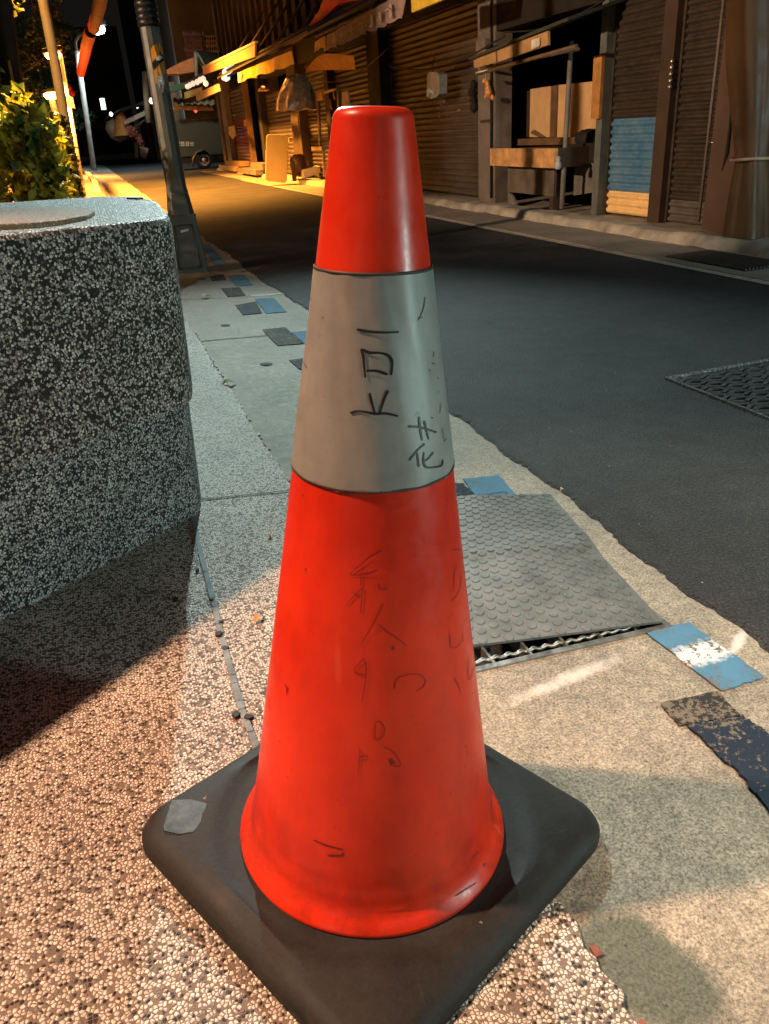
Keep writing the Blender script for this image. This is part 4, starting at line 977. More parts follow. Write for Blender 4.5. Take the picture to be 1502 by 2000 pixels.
tag(mb.build('hanging_cloth', simple('grey_cloth', (.42, .40, .38), .8), org=c), 'small grey cloth hanging from the corner of the stall table', 'cloth')
mb = MB(); mb.tube([PX(1097, 408, 3.40), PX(1103, 300, 3.40), PX(1109, 200, 3.40), PX(1116, 80, 3.40)], .019, 8); pp = mb.build('support_pole', simple('worn_pole', (.17, .145, .115), .6), org=(3.4, 5.7, .06)); tag(pp, 'thin upright pole holding up the stall awning', 'pole')
aw = thing('stall_awning', 'wooden board awning with a number plate over the stall table', 'awning', (3.25, 6.2, 1.2))
slab('left_board', TAN if 0 else simple('amber_board', (.44, .26, .11), .6, .3, 4, .2, 40), aw, quadx(3.15, [(925, 110), (968, 97), (969, 122), (926, 133)]), (.02, 0, 0))
slab('right_board', simple('amber_board', (.44, .26, .11)), aw, quadx(3.15, [(971, 96), (1069, 60), (1070, 88), (972, 121)]), (.02, 0, 0))
slab('small_plate', simple('white_plate', (.66, .62, .55), .4), aw, quadx(3.135, [(1038, 78), (1053, 74), (1053, 90), (1037, 97)]), (.005, 0, 0))
slab('roof_sheet', ROOF, aw, [PX(915, 118, 3.12), PX(1110, 40, 3.12), PX(1110, 40, 3.12) + Vector((.5, 0, .12)), PX(915, 118, 3.12) + Vector((.5, 0, .12))], (0, 0, .02))
mb = MB(); mb.tube([PX(928, 146, 3.2), PX(1126, 90, 3.2)], .014, 6); mb.tube([PX(940, 134, 3.3), PX(1130, 96, 3.3)], .012, 6); mb.build('lower_rail', WOOD, aw)
mb = MB(); mb.tube([PX(931, 143, 3.2), PX(955, 138, 3.2)], .012, 8); mb.build('tube_end', simple('white_tube', (.8, .75, .65), .3), aw)
# hanging things by the pillar
def blobmesh(mb, px, x, r, n=7, sp=1.0, seed=3):
    rr2 = random.Random(seed)
    for (u, v) in px:
        c = PX(u, v, x)
        k = r * rr2.uniform(.7, 1.2); mb.lathe([(k * .15, -k * 1.2), (k * .8, -k * .7), (k, 0), (k * .7, k * .7), (k * .15, k * 1.1)], n, c)
mb = MB(); blobmesh(mb, [(946, 158), (952, 163)], 3.40, .022); blobmesh(mb, [(953, 172), (954, 180)], 3.40, .035); blobmesh(mb, [(949, 188), (962, 190)], 3.40, .02)
mb.tube([PX(948, 140, 3.40), PX(950, 170, 3.40)], .004, 5)
tag(mb.build('hanging_bundle', simple('orange_plastic_bag', (.70, .30, .09), .4), org=PX(952, 165, 3.4)), 'orange plastic bundle hanging between the brown shutter and the concrete pillar', 'bundle')
mb = MB(); blobmesh(mb, [(925, 165), (922, 180), (924, 195), (926, 208)], 3.50, .045, 8); tag(mb.build('hanging_rag', BLK, org=PX(924, 185, 3.5)), 'black rag hanging on the brown shutter beside the orange bundle', 'rag')
hb = thing('hanging_scale_case', 'grey oblong case hanging in front of the wide brown shutter', 'case', PX(845, 165, 3.3))
mb = MB()
cp = [(834, 146), (838, 141), (852, 140), (858, 146), (858, 183), (852, 190), (842, 193), (834, 188)]
vs = quadx(3.30, cp); mb.add(vs + [p + Vector((.08, 0, 0)) for p in vs], [tuple(range(8)), tuple(range(15, 7, -1))] + [(i, i + 8, (i + 1) % 8 + 8, (i + 1) % 8) for i in range(8)]); mb.build('case', simple('grey_case', (.22, .22, .19), .5), hb)
slab('glossy_flap', simple('glossy_flap', (.5, .52, .5), .2), hb, quadx(3.29, [(833, 176), (838, 172), (848, 180), (847, 184), (840, 180), (836, 190), (833, 188)]), (.01, 0, 0))
mb = MB(); mb.tube([PX(845, 140, 3.33), PX(846, 128, 3.33), PX(848, 112, 3.33)], .005, 5); mb.build('hook', BLK, hb)
mb = MB()
for (u, v) in ((806, 190), (812, 197), (814, 205), (828, 205), (824, 222), (833, 222), (844, 222), (849, 200), (856, 210), (858, 221), (862, 205), (858, 228), (868, 198), (866, 168), (895, 215), (898, 214), (889, 133), (920, 125), (858, 181)):
    mb = MB(); c = PX(u, v, 3.545); mb.lathe([(.014, -.006), (.008, .004), (.001, .007)], 6, c); mb.build('rivet', simple('bright_rivets', (.75, .6, .45), .3, metal=.4), b2)
# valances, boards and signs under the canopies (street side plane)
def cloth(name, m, par, x, pxs, folds=18, amp=.02):
    """hanging strip: top-left, top-right, bottom-right, bottom-left photo corners"""
    a, b, c, d = quadx(x, pxs); mb = MB()
    mb.sheet(0, 1, 0, 1, folds * 4, 6, lambda s_, t_: (a * (1 - s_) + b * s_) * (1 - t_) + (d * (1 - s_) + c * s_) * t_ + Vector((amp * (.3 + t_) * math.sin(s_ * folds * 3.1 + math.sin(s_ * 17)), 0, .010 * t_ * math.sin(s_ * folds * 4))))
    mb.sheet(0, 1, 0, 1, folds * 4, 6, lambda s_, t_: (a * (1 - s_) + b * s_) * (1 - t_) + (d * (1 - s_) + c * s_) * t_ + Vector((.004 + amp * (.3 + t_) * math.sin(s_ * folds * 3.1 + math.sin(s_ * 17)), 0, .010 * t_ * math.sin(s_ * folds * 4))))
    return mb.build(name, m, par)
v1 = thing('valance', 'long mauve cloth valance with blurred pale lettering under the canopy', 'valance', PX(700, 75, 2.7))
cloth('cloth', simple('mauve_cloth', (.40, .29, .26), .75, .3, 9, .3, 30), v1, 2.70, [(634, 72), (797, -22), (793, 30), (632, 101)], 16)
cloth('end_flap', simple('amber_cloth', (.75, .48, .18), .6), v1, 2.69, [(615, 82), (634, 70), (634, 92), (614, 102)], 3, .008)
for i, (u, v) in enumerate(((652, 77), (668, 69), (688, 60), (706, 52), (724, 42), (742, 33), (760, 22))):
    a = PX(u, v, 2.668); mb = MB()
    for k in range(5): mb.obox(a + Vector((0, jit(.06, 0), jit(.03, 0))), (.002, 0, 0), (0, rnd.uniform(.02, .05), 0), (0, 0, .006)) if k % 2 else mb.obox(a + Vector((0, jit(.05, 0), 0)), (.002, 0, 0), (0, .006, 0), (0, 0, rnd.uniform(.03, .05)))
    mb.build('letter', simple('pale_lettering', (.62, .52, .46), .6), v1)
def board(label, x, pxs, m, name='sign_board', thick=.03, cat='sign board', group=None, extra=None):
    c = PX(*pxs[0], x); t = thing(name, label, cat, c, group=group); slab('panel', m, t, quadx(x, pxs), (thick, 0, 0)); 
    if extra: extra(t)
    return t
TANB = simple('amber_sign', (.50, .29, .12), .55, .2, 4)
board('yellow cloth sign hanging at the top of the photo above the wide shutter', 2.70, [(802, -20), (870, -40), (868, -2), (804, 25)], simple('yellow_cloth', (.80, .55, .05), .6))
board('long tan sign board with a pale rim hanging under the farther canopy', 2.70, [(396, 131), (498, 82), (497, 111), (397, 146)], TANB, extra=lambda t: slab('rim', simple('pale_rim', (.55, .48, .36), .5), t, quadx(2.69, [(394, 130), (498, 80), (498, 84), (396, 134)]), (.05, 0, 0)))
yb_ = thing('banner', 'crumpled yellow cloth banner hanging under the canopy beside the tan sign board', 'banner', PX(520, 130, 2.7))
cloth('cloth', simple('yellow_banner', (.55, .36, .03), .5, .25, 9, .3, 30), yb_, 2.70, [(465, 142), (568, 99), (569, 126), (466, 162)], 7, .03)
slab('end_hem', simple('pink_hem', (.62, .42, .35), .6), yb_, quadx(2.66, [(464, 142), (471, 140), (471, 160), (465, 162)]), (.01, 0, 0))
board('small yellow-green light box sign farthest along the shop row', 2.70, [(360, 180), (393, 170), (394, 182), (361, 193)], simple('lime_sign', (.42, .42, .15), .5), group='small box signs')
board('pale tan box sign in front of the yellow-green light box', 2.66, [(382, 183), (425, 164), (428, 178), (384, 198)], simple('pale_tan_sign', (.45, .36, .24), .5), group='small box signs')
# left building: far shutters
b3 = bld('shop_building', 'farther shop building with dark roller shutters behind the yellow metal frame', 12.0)
shutter(b3, 10.08, 11.9, .08, 1.7, [(.08, 1.7, SH_DK, 'slats')], .06, 'dark roller shutter nearest the wide brown one')
bx('pillar', BLK, b3, (3.45, 11.9, .06), (3.62, 12.1, 2.05))
shutter(b3, 12.1, 13.6, .08, 1.7, [(.08, 1.7, SH_DK, 'slats')], .06, 'dark roller shutter behind the metal frame')
bx('pillar', WOOD_D, b3, (3.42, 13.6, .06), (3.62, 14.2, 2.05))
shutter(b3, 14.2, 16.6, .08, 1.45, [(.08, 1.45, SH_BR, 'slats')], .07, 'brown roller shutter behind the yellow foam board')
bx('pillar', BLK, b3, (3.42, 16.6, .06), (3.62, 16.9, 2.05))
bx('shutter_box', BLK, b3, (3.48, 10.06, 1.71), (3.75, 16.6, 2.05))
bx('upper_wall', GRN, b3, (3.62, 10.06, 2.06), (8, 16.9, 6.5))
mb = MB()
for k in range(12): y = 10.3 + k * .56; mb.box((3.54, y, 2.2), (3.619, y + .09, 4.6))
mb.build('parapet_ribs', GRN, b3)
mb = MB(); mb.add([(3.60, 10.06, 2.16), (2.72, 10.06, 1.76), (2.72, 16.9, 1.76), (3.60, 16.9, 2.16), (3.60, 10.06, 2.19), (2.72, 10.06, 1.79), (2.72, 16.9, 1.79), (3.60, 16.9, 2.19)], [(0, 1, 2, 3), (7, 6, 5, 4), (1, 5, 6, 2), (0, 4, 5, 1), (3, 2, 6, 7)]); mb.build('canopy', ROOF, b3)
mb = MB()
for y in (10.4, 11.8, 13.2, 14.6, 16.0): mb.tube([(3.58, y, 2.75), (2.76, y, 1.85)], .02, 6); mb.tube([(3.55, y, 2.02), (2.76, y, 1.74)], .018, 6)
mb.tube([(2.76, 10.1, 1.83), (2.76, 16.8, 1.83)], .02, 6); mb.build('canopy_frame', WOOD_D, b3)
b4 = bld('shop_building', 'corner shop building with a red shutter and concrete steps beside the parked truck', 19.0)
bx('dark_doorway', BLK, b4, (3.9, 16.9, .05), (4.0, 18.4, 2.0))
bx('pillar', simple('rusty_post', (.22, .13, .08), .7), b4, (3.46, 18.3, .06), (3.56, 18.5, 2.0))
shutter(b4, 18.5, 20.7, .10, 1.75, [(.10, .55, simple('ochre_tiles', (.50, .32, .16), .6), 'lower_slats'), (.55, 1.12, SH_RD, 'red_slats'), (1.12, 1.75, SH_BR, 'upper_slats')], .075, 'shutter painted red in the middle')
bx('corner_post', simple('grey_post', (.22, .19, .16), .7), b4, (3.42, 20.7, .06), (3.60, 21.3, 2.05)); bx('corner_post', WOOD, b4, (3.40, 21.45, .06), (3.55, 21.8, 2.05))
bx('shop_interior', BLK, b4, (4.01, 16.92, .04), (8, 21.9, 2.05)); bx('upper_wall', GRN, b4, (3.62, 16.92, 2.06), (8, 21.9, 6.5))
mb = MB()
for k in range(8): y = 17.0 + k * .6; mb.box((3.54, y, 2.2), (3.619, y + .1, 4.6))
mb.build('parapet_ribs', GRN, b4)
mb = MB(); mb.add([(3.60, 16.92, 2.2), (2.72, 16.92, 1.98), (2.72, 21.9, 1.98), (3.60, 21.9, 2.2), (3.60, 16.92, 2.23), (2.72, 16.92, 2.01), (2.72, 21.9, 2.01), (3.60, 21.9, 2.23)], [(0, 1, 2, 3), (7, 6, 5, 4), (1, 5, 6, 2), (0, 4, 5, 1), (3, 2, 6, 7)]); mb.build('canopy', ROOF, b4)
mb = MB(); mb.box((3.15, 19.0, .06), (3.45, 21.2, .16)); mb.box((3.25, 18.7, .16), (3.45, 20.6, .26)); mb.build('steps', simple('ochre_steps', (.42, .30, .18), .8), b4)
mb = MB(); mb.box((3.10, 16.2, .06), (3.42, 18.3, .15)); mb.box((3.2, 16.0, .15), (3.42, 17.2, .26)); mb.build('steps', CONC2, b4)
slab('paper_notice', simple('yellow_notice', (.85, .65, .32), .6), b4, [PX(u, v, 3.38) for u, v in ((446, 248), (457, 245), (461, 264), (454, 272), (447, 262))], (.01, 0, 0))
slab('round_notice', simple('orange_notice', (.9, .5, .1), .6), b4, [PX(u, v, 3.5) for u, v in ((476, 235), (481, 234), (483, 240), (482, 247), (477, 246))], (.01, 0, 0))
cbm = simple('black_cable', (.012, .011, .010), .6)
for i, (A_, B_, lb) in enumerate(((PX(1225, -30, 3.42), PX(985, 62, 3.42), 'thin black cable sagging across the front of the stall bay'), (PX(985, 70, 3.40), PX(760, 128, 3.40), 'thin black cable running above the wide brown shutter'), (PX(760, 92, 3.3), PX(600, 150, 3.3), 'thin black cable under the canopy above the metal display rack'))):
    mb = MB(); mb.tube([A_.lerp(B_, k / 12) + Vector((0, 0, -.16 * math.sin(math.pi * k / 12) * (.5 + .3 * i))) for k in range(13)], .008, 6); tag(mb.build('cable', cbm, org=A_), lb, 'cable')
bx('meter_box', simple('grey_meter', (.16, .15, .13), .5), b2, (3.40, 6.86, 1.16), (3.459, 7.04, 1.36), bevel=.006)
mb = MB(); mb.tube([(3.44, 6.82, .10), (3.44, 6.82, 1.9)], .010, 6); mb.build('conduit', BLK, b2)
mb = MB(); mb.tube([(3.47, 4.08, .10), (3.46, 4.07, 1.9)], .009, 6); mb.build('conduit', CONC2, b1)
# red tarp above
rt2 = thing('red_tarp', 'bright red tarp stretched above the canopies at the top of the photo', 'tarp', PX(640, 40, 3.0))
def pl2(u, v): return PX(u, v, 2.95)
mb = MB(); q = [pl2(595, 60), pl2(622, 22), pl2(640, -20), pl2(740, -60), pl2(745, -2), pl2(660, 8), pl2(625, 42)]
cc = sum(q, Vector()) / len(q) + Vector((.06, 0, 0)); mb.add(q + [cc] + [p + Vector((.02, 0, 0)) for p in q], [(i, (i + 1) % 7, 7) for i in range(7)] + [tuple(range(14, 7, -1))] + [(i, i + 8, (i + 1) % 7 + 8, (i + 1) % 7) for i in range(7)])
mb.build('cloth', simple('red_tarp_cloth', (.62, .06, .025), .6, .3, 6, .3, 20), rt2)
mb = MB(); mb.tube([PX(560, 90, 2.97), PX(670, 25, 2.97), PX(745, -20, 2.97)], .022, 6); mb.build('front_rail', WOOD, rt2)
# arched brown awning
ab = thing('arched_awning', 'brown arched awning sheet sagging under the canopy above the metal frame', 'awning', PX(650, 125, 3.1))
mb = MB(); A0, A1, A2, A3 = PX(598, 138, 3.0), PX(640, 104, 3.0), PX(690, 110, 3.2), PX(694, 136, 3.3)
mb.sheet(0, 1, 0, 1, 10, 8, lambda s_, t_: (A1 * (1 - s_) + A2 * s_) * (1 - t_) + (A0 * (1 - s_) + A3 * s_) * t_ + Vector((.05 * math.sin(s_ * 3.14), 0, .05 * math.sin(t_ * 3.14) * 1)))
mb.build('sheet', simple('brown_awning_cloth', (.42, .20, .055), .6), ab)
# metal display frames
mf = thing('display_rack', 'yellow-lit metal display frame with hooks standing by the dark shutters', 'frame', PX(640, 290, 3.05))
STM = simple('ochre_steel', (.62, .42, .20), .4, .25, 20, .1, 60, metal=.2)
mb = MB(); tb_ = lambda a, b, r=.016: mb.tube([PX(*a, 3.05), PX(*b, 3.05)], r, 6)
tb_((620, 182), (626, 284), .022); tb_((622, 184), (662, 172)); tb_((661, 168), (664, 232), .026); tb_((665, 215), (697, 207)); tb_((684, 183), (716, 174), .008)
mb.build('tubes', STM, mf)
slab('small_plate', simple('amber_sign', (.72, .44, .17)), mf, quadx(3.03, [(616, 182), (629, 179), (631, 195), (619, 197)]), (.01, 0, 0))
slab('pale_plate', simple('peach_plate', (.75, .55, .42), .5), mf, quadx(3.04, [(668, 180), (679, 178), (682, 212), (668, 213)]), (.02, 0, 0))
mb = MB(); mb.obox(PX(632, 289, 3.05), (.10, 0, 0), (0, .26, 0), (0, 0, .022)); mb.build('shelf', STM, mf)
mb = MB(); mb.tube([PX(632, 289, 3.05), PX(634, 345, 3.05)], .02, 6); mb.build('leg', STM, mf)
mb = MB()
for (u, v) in ((652, 188), (646, 208)): c = PX(u, v, 3.05); mb.tube([c + Vector((0, 0, .08)), c, c + Vector((.02, .03, -.03))], .012, 6)
mb.build('hooks', STM, mf)
lc = thing('bagged_lamp', 'hanging lamp wrapped in crinkled clear plastic, orange-lit at its rim', 'lamp', PX(583, 170, 2.9))
mb = MB(); c = PX(583, 215, 2.9); k = .011 * 1.0
n = 22; pr = [(.30, 0), (.285, .10), (.24, .20), (.19, .30), (.12, .39), (.03, .42)]
o = len(mb.v)
for i, (r, z) in enumerate(pr):
    for a in range(n): q = 2 * math.pi * a / n; rr_ = r * (1 + .07 * math.sin(a * 3.7 + i)); mb.v.append(c + Vector((rr_ * math.cos(q), rr_ * math.sin(q), z + .015 * math.sin(a * 2.3))))
for i in range(len(pr) - 1):
    for a in range(n): a2 = (a + 1) % n; mb.f.append([o + i * n + a, o + i * n + a2, o + (i + 1) * n + a2, o + (i + 1) * n + a]); mb.mi.append(0); mb.sm.append(False)
mb.build('plastic_cover', simple('cloudy_plastic', (.62, .46, .30), .18, .5, 12, .5, 18), lc)
mb = MB(); mb.tube([c + Vector((0, 0, .41)), c + Vector((.02, 0, .75))], .008, 5); mb.build('cord', BLK, lc)
mb = MB(); c = PX(515, 175, 2.95); mb.lathe([(.02, .05), (.10, 0), (.09, -.02)], 10, c); tag(mb.build('ceiling_lamp', simple('enamel_lamp', (.8, .6, .42), .3), org=c), 'small unlit shaded lamp under the canopy, left of the bagged lamp', 'lamp')
# yellow foam board, boxes, bucket
fb = thing('foam_board', 'tall yellow rectangular board propped upright on the far pavement', 'board', PY(540, 355, 13.2))
q = [PY(u, v, 13.2) for u, v in ((524, 262), (559, 263), (564, 268), (560, 354), (556, 357), (522, 353), (518, 349), (520, 266))]
mb = MB(); mb.add(q + [p + Vector((.03, .14, 0)) for p in q], [tuple(range(8))[::-1], tuple(range(8, 16))] + [(i, (i + 1) % 8, (i + 1) % 8 + 8, i + 8) for i in range(8)]); mb.build('panel', simple('yellow_foam', (.78, .58, .26), .7, .08, 3, .1, 20), fb, bevel=.01)
q = [PY(u, v, 13.3) for u, v in ((565, 269), (573, 268), (573, 276), (565, 277))]; mb = MB(); mb.add(q + [p + Vector((0, .1, 0)) for p in q], [(3, 2, 1, 0), (4, 5, 6, 7), (0, 1, 5, 4), (1, 2, 6, 5), (2, 3, 7, 6), (3, 0, 4, 7)]); mb.build('edge_block', simple('yellow_foam', (.78, .58, .26)), fb)
def boxat(label, px, y, m, group=None):
    q = [PY(u, v, y) for u, v in px]; mb = MB(); n = len(q); mb.add(q + [p + Vector((.02, .25, 0)) for p in q], [tuple(range(n))[::-1], tuple(range(n, 2 * n))] + [(i, (i + 1) % n, (i + 1) % n + n, i + n) for i in range(n)])
    return tag(mb.build('foam_box', m, org=q[0], bevel=.006), label, 'box', group)
boxat('long pale foam box tilted on the far pavement by the cone', [(591, 332), (625, 324), (627, 338), (594, 349)], 13.0, simple('white_foam', (.62, .56, .48), .7, .1), 'pale foam boxes')
boxat('grey foam box lying behind the long tilted one', [(575, 336), (592, 332), (594, 346), (577, 345)], 13.3, simple('grey_foam', (.38, .36, .33), .7), 'pale foam boxes')
boxat('small white foam box against the dark shutter', [(592, 315), (602, 314), (603, 325), (593, 326)], 13.6, simple('white_foam', (.62, .56, .48)), 'pale foam boxes')
mb = MB(); c = PX(584, 325, 3.25); mb.lathe([(.05, -.14), (.12, -.12), (.15, 0), (.13, .13), (.06, .18), (.01, .18)], 14, c)
tag(mb.build('bucket', simple('dark_red_plastic', (.07, .03, .02), .4), org=c), 'dark round bucket behind the foam boxes', 'bucket')
bx_p = MB(); q = PX(573, 330, 3.1); bx_p.box((q.x - .03, q.y - .03, .06), (q.x + .03, q.y + .03, q.z + .12)); tag(bx_p.build('wooden_post', WOOD_D, org=(q.x, q.y, .06)), 'short dark wooden post right of the yellow board', 'post')

# ------------------------------------------------------------------ truck in the side street
tr = thing('truck', 'dark green box truck parked in the side street, seen from the side', 'truck', (3.2, 24, 0))
TY = 24.0
TG = simple('truck_green', (.055, .066, .048), .5, .12, 2, .05, 10)
a = PY(318, 236, TY); b = PY(447, 300, TY)
mb = MB(); mb.box((a.x - .05, TY, b.z), (b.x + 2.2, TY + 1.4, a.z)); mb.build('cargo_box', TG, tr, bevel=.02)
mb = MB(); mb.box((a.x, TY + .02, b.z - .16), (b.x + 2.2, TY + 1.3, b.z - .03)); mb.build('chassis', BLK, tr)
mb = MB(); mb.box((a.x - .06, TY - .015, a.z - .02), (b.x + 2.2, TY + .02, a.z + .015)); mb.build('top_rail', simple('truck_rail', (.14, .14, .11), .5), tr)
def wheel(u, v, r):
    c = PY(u, v, TY + .02); c.z = r + .005; w_ = None
    mb = MB()
    for (r_, y_) in ((r * .62, 0), (r * .95, .0), (r, .04), (r, .20), (r * .9, .24)):
        for k in range(28): q = 2 * math.pi * k / 28; mb.v.append(Vector((c.x + r_ * math.cos(q), TY + y_, c.z + r_ * math.sin(q))))
    for i in range(4):
        for k in range(28): k2 = (k + 1) % 28; mb.f.append([i * 28 + k, i * 28 + k2, (i + 1) * 28 + k2, (i + 1) * 28 + k]); mb.mi.append(0); mb.sm.append(True)
    w_ = mb.build('wheel', simple('tyre_rubber', (.02, .02, .02), .8), tr); sub(w_)
    mb = MB()
    for (r_, y_) in ((r * .62, .0), (r * .56, .02), (r * .5, .06), (r * .25, .05), (r * .2, -.02), (.002, -.02)):
        for k in range(24): q = 2 * math.pi * k / 24; mb.v.append(Vector((c.x + r_ * math.cos(q), TY + y_, c.z + r_ * math.sin(q))))
    for i in range(5):
        for k in range(24): k2 = (k + 1) % 24; mb.f.append([i * 24 + k, i * 24 + k2, (i + 1) * 24 + k2, (i + 1) * 24 + k]); mb.mi.append(0); mb.sm.append(True)
    mb.build('rim', simple('wheel_rim', (.42, .36, .30), .4), w_)
wheel(397, 303, .235); wheel(452, 305, .235)
mb = MB(); c = PY(397, 300, TY)
mb.tube([(c.x - .34, TY - .01, .10), (c.x - .30, TY - .01, .30), (c.x - .18, TY - .01, .44), (c.x + .05, TY - .01, .50)], .025, 6); mb.build('mudguard', simple('mudguard_grey', (.10, .10, .09), .6), tr)
WL = simple('white_letters', (.80, .76, .66), .6)
for i, u in enumerate((349, 357, 366, 375)):
    c = PY(u, 281, TY - .012); mb = MB(); hs = .052
    for dz in ((-.045, 0, .045) if i != 3 else (.0, .03)): mb.box((c.x - hs, TY - .014, c.z + dz - .008), (c.x + hs, TY - .004, c.z + dz + .008))
    for dx in ((0,) if i in (0,) else (-.026, .026)): mb.box((c.x + dx - .008, TY - .018, c.z - .045), (c.x + dx + .008, TY - .0145, c.z + .045))
    if i == 3: mb.box((c.x - .04, TY - .018, c.z - .05), (c.x + .04, TY - .0145, c.z - .036))
    mb.build('lettering', WL, tr)
c = PY(382, 217, TY - .1); mb = MB(); mb.lathe([(.01, -.04), (.05, 0), (.01, .04)], 8, c); mb.build('marker_light', emit('red_marker', (1, .05, .05), 3), tr)
# ------------------------------------------------------------------ beyond the side street
f1 = thing('far_building', 'dark building behind the truck carrying purple and cream signs', 'building', (6, 30, 0))
FW = simple('far_wall', (.17, .15, .10), .85, .3, 1.2, .2, 8)
bx('end_wall', FW, f1, (3.5, 29.5, 0), (16, 29.8, 12))
bx('street_wall', simple('far_shops', (.05, .03, .02), .8, .5, 2), f1, (3.5, 29.81, 0), (3.7, 52, 9))
mb = MB()
for y in (31, 34, 37.5, 41, 45, 49): bx('pillar', simple('orange_brown_pillar', (.22, .11, .055), .8), f1, (3.3, y, 0), (3.49, y + .5, 2.6))
for (a, b, m_, nm) in (((357, 60), (396, 112), simple('purple_sign', (.30, .18, .65), .6), 'purple_sign'), ((400, 70), (431, 103), simple('cream_sign', (.75, .65, .38), .6), 'cream_sign')):
    A, B = PY(*a, 29.45), PY(*b, 29.45); sg = sub(bx(nm, m_, f1, (A.x, 29.40, B.z), (B.x, 29.49, A.z)))
    if nm == 'purple_sign':
        for k, (v, w_, m2) in enumerate(((66, .30, 'w'), (78, .24, 'y'), (88, .24, 'y'), (97, .26, 'w'), (106, .20, 'y'))):
            c = PY(377, v, 29.4); mb = MB()
            for j in range(7): mb.box((c.x - w_ * 1.1 + j * w_ * .34, 29.385, c.z - .055), (c.x - w_ * 1.1 + j * w_ * .34 + w_ * .22, 29.398, c.z + .055 - .02 * (j % 3)))
            mb.build('text_line', simple('sign_white', (.5, .46, .46), .6) if m2 == 'w' else simple('sign_yellow', (.48, .38, .12), .6), sg)
    else:
        for k, (v, m2) in enumerate(((75, 'k'), (84, 'r'), (95, 'k'))):
            c = PY(415, v, 29.4); mb = MB()
            for j in range(7): mb.box((c.x - .25 + j * .075, 29.385, c.z - .05), (c.x - .25 + j * .075 + .05, 29.398, c.z + .05 - .02 * (j % 2)))
            mb.build('text_line', simple('sign_black', (.05, .05, .05), .6) if m2 == 'k' else simple('sign_red', (.45, .10, .05), .6), sg)
A, B = PY(418, 8, 29.3), PY(444, 32, 29.3); ac = sub(bx('air_conditioner', simple('ac_case', (.20, .19, .16), .6), f1, (A.x, 29.0, B.z), (B.x, 29.49, A.z), bevel=.02))
mb = MB(); c = Vector(((A.x + B.x) / 2 + .05, 28.99, (A.z + B.z) / 2)); mb.obox(c, (.10, 0, 0), (0, .004, 0), (0, 0, .14)); mb.build('fan_grille', BLK, ac)
# stall roofs near the corner
def yboard(label, name, pxs, y, m, cat, thick=.05, group=None):
    q = [PY(u, v, y) for u, v in pxs]; n = len(q); mb = MB(); mb.add(q + [p + Vector((0, thick, 0)) for p in q], [tuple(range(n))[::-1], tuple(range(n, 2 * n))] + [(i, (i + 1) % n, (i + 1) % n + n, i + n) for i in range(n)])
    return tag(mb.build(name, m, org=q[0]), label, cat, group)
yboard('faded orange awning corner above the truck, right of the lamp post', 'awning', [(326, 136), (352, 122), (378, 112), (380, 140), (350, 145), (326, 144)], 23.0, simple('faded_orange_awning', (.40, .16, .05), .7), 'awning', .5)
yboard('dark green awning edge low above the truck', 'awning', [(330, 168), (372, 158), (400, 148), (398, 156), (368, 170), (331, 181)], 22.8, simple('green_awning', (.03, .10, .06), .6), 'awning', .4)
yboard('dark green tent flap with grey poles over the corner stall', 'tent_flap', [(384, 98), (432, 104), (420, 125), (402, 135), (392, 120)], 23.4, simple('dark_green_tent', (.015, .045, .03), .6), 'tent', .4)
yboard('long pale plank resting above the truck', 'plank', [(335, 206), (415, 209), (418, 216), (335, 213)], 23.6, simple('pale_plank', (.62, .45, .30), .7), 'plank', .3)
mb = MB(); mb.tube([PY(382, 100, 23), PY(384, 150, 23)], .05, 6); mb.tube([PY(384, 102, 23), PY(404, 134, 23)], .03, 6); tag(mb.build('tent_pole', simple('grey_tent_pole', (.25, .25, .22), .6), org=PY(384, 150, 23)), 'grey pole of the corner stall tent', 'pole')
mb = MB(); mb.sheet(0, 1, 0, 1, 20, 4, lambda s_, t_: PY(338 + s_ * 80, 196 + t_ * 10 + (1 - s_) * -4, 23.5) + Vector((0, t_ * -.2, .03 * math.sin(s_ * 40)))); tag(mb.build('roof_sheet', simple('corrugated_grey', (.25, .22, .17), .7), org=PY(338, 200, 23.5)), 'grey corrugated sheet above the long plank', 'roof sheet')
BULB = emit('warm_bulb', (1, .70, .55), .95)
for i, (u, v) in enumerate(((366, 169), (371, 166), (377, 163), (385, 160), (391, 156), (397, 154), (402, 163))):
    c = PX(u, v, 2.62); mb = MB(); r = .055; mb.lathe([(r * .3, -r), (r * .9, -r * .5), (r, 0), (r * .8, r * .6), (r * .2, r)], 10, c, close=True)
    tag(mb.build('string_bulb', BULB, org=c), 'small pinkish bulb in the string of lights above the box signs' if i < 6 else 'single pinkish bulb hanging just below the string of lights', 'bulb', 'string of pinkish bulbs')
c = PX(446, 135, 2.8); mb = MB()
for d_ in ((0, 0, 0), (0, .22, -.03), (0, -.2, .05), (0, .38, -.10)): mb.lathe([(.02, -.07), (.075, -.04), (.08, .02), (.02, .07)], 10, c + Vector(d_), close=True)
tag(mb.build('bagged_white_lamp', emit('cool_bag', (.60, .92, .85), .9), org=c), 'pale blue-white lit bag lamp hanging under the tan sign board', 'lamp')
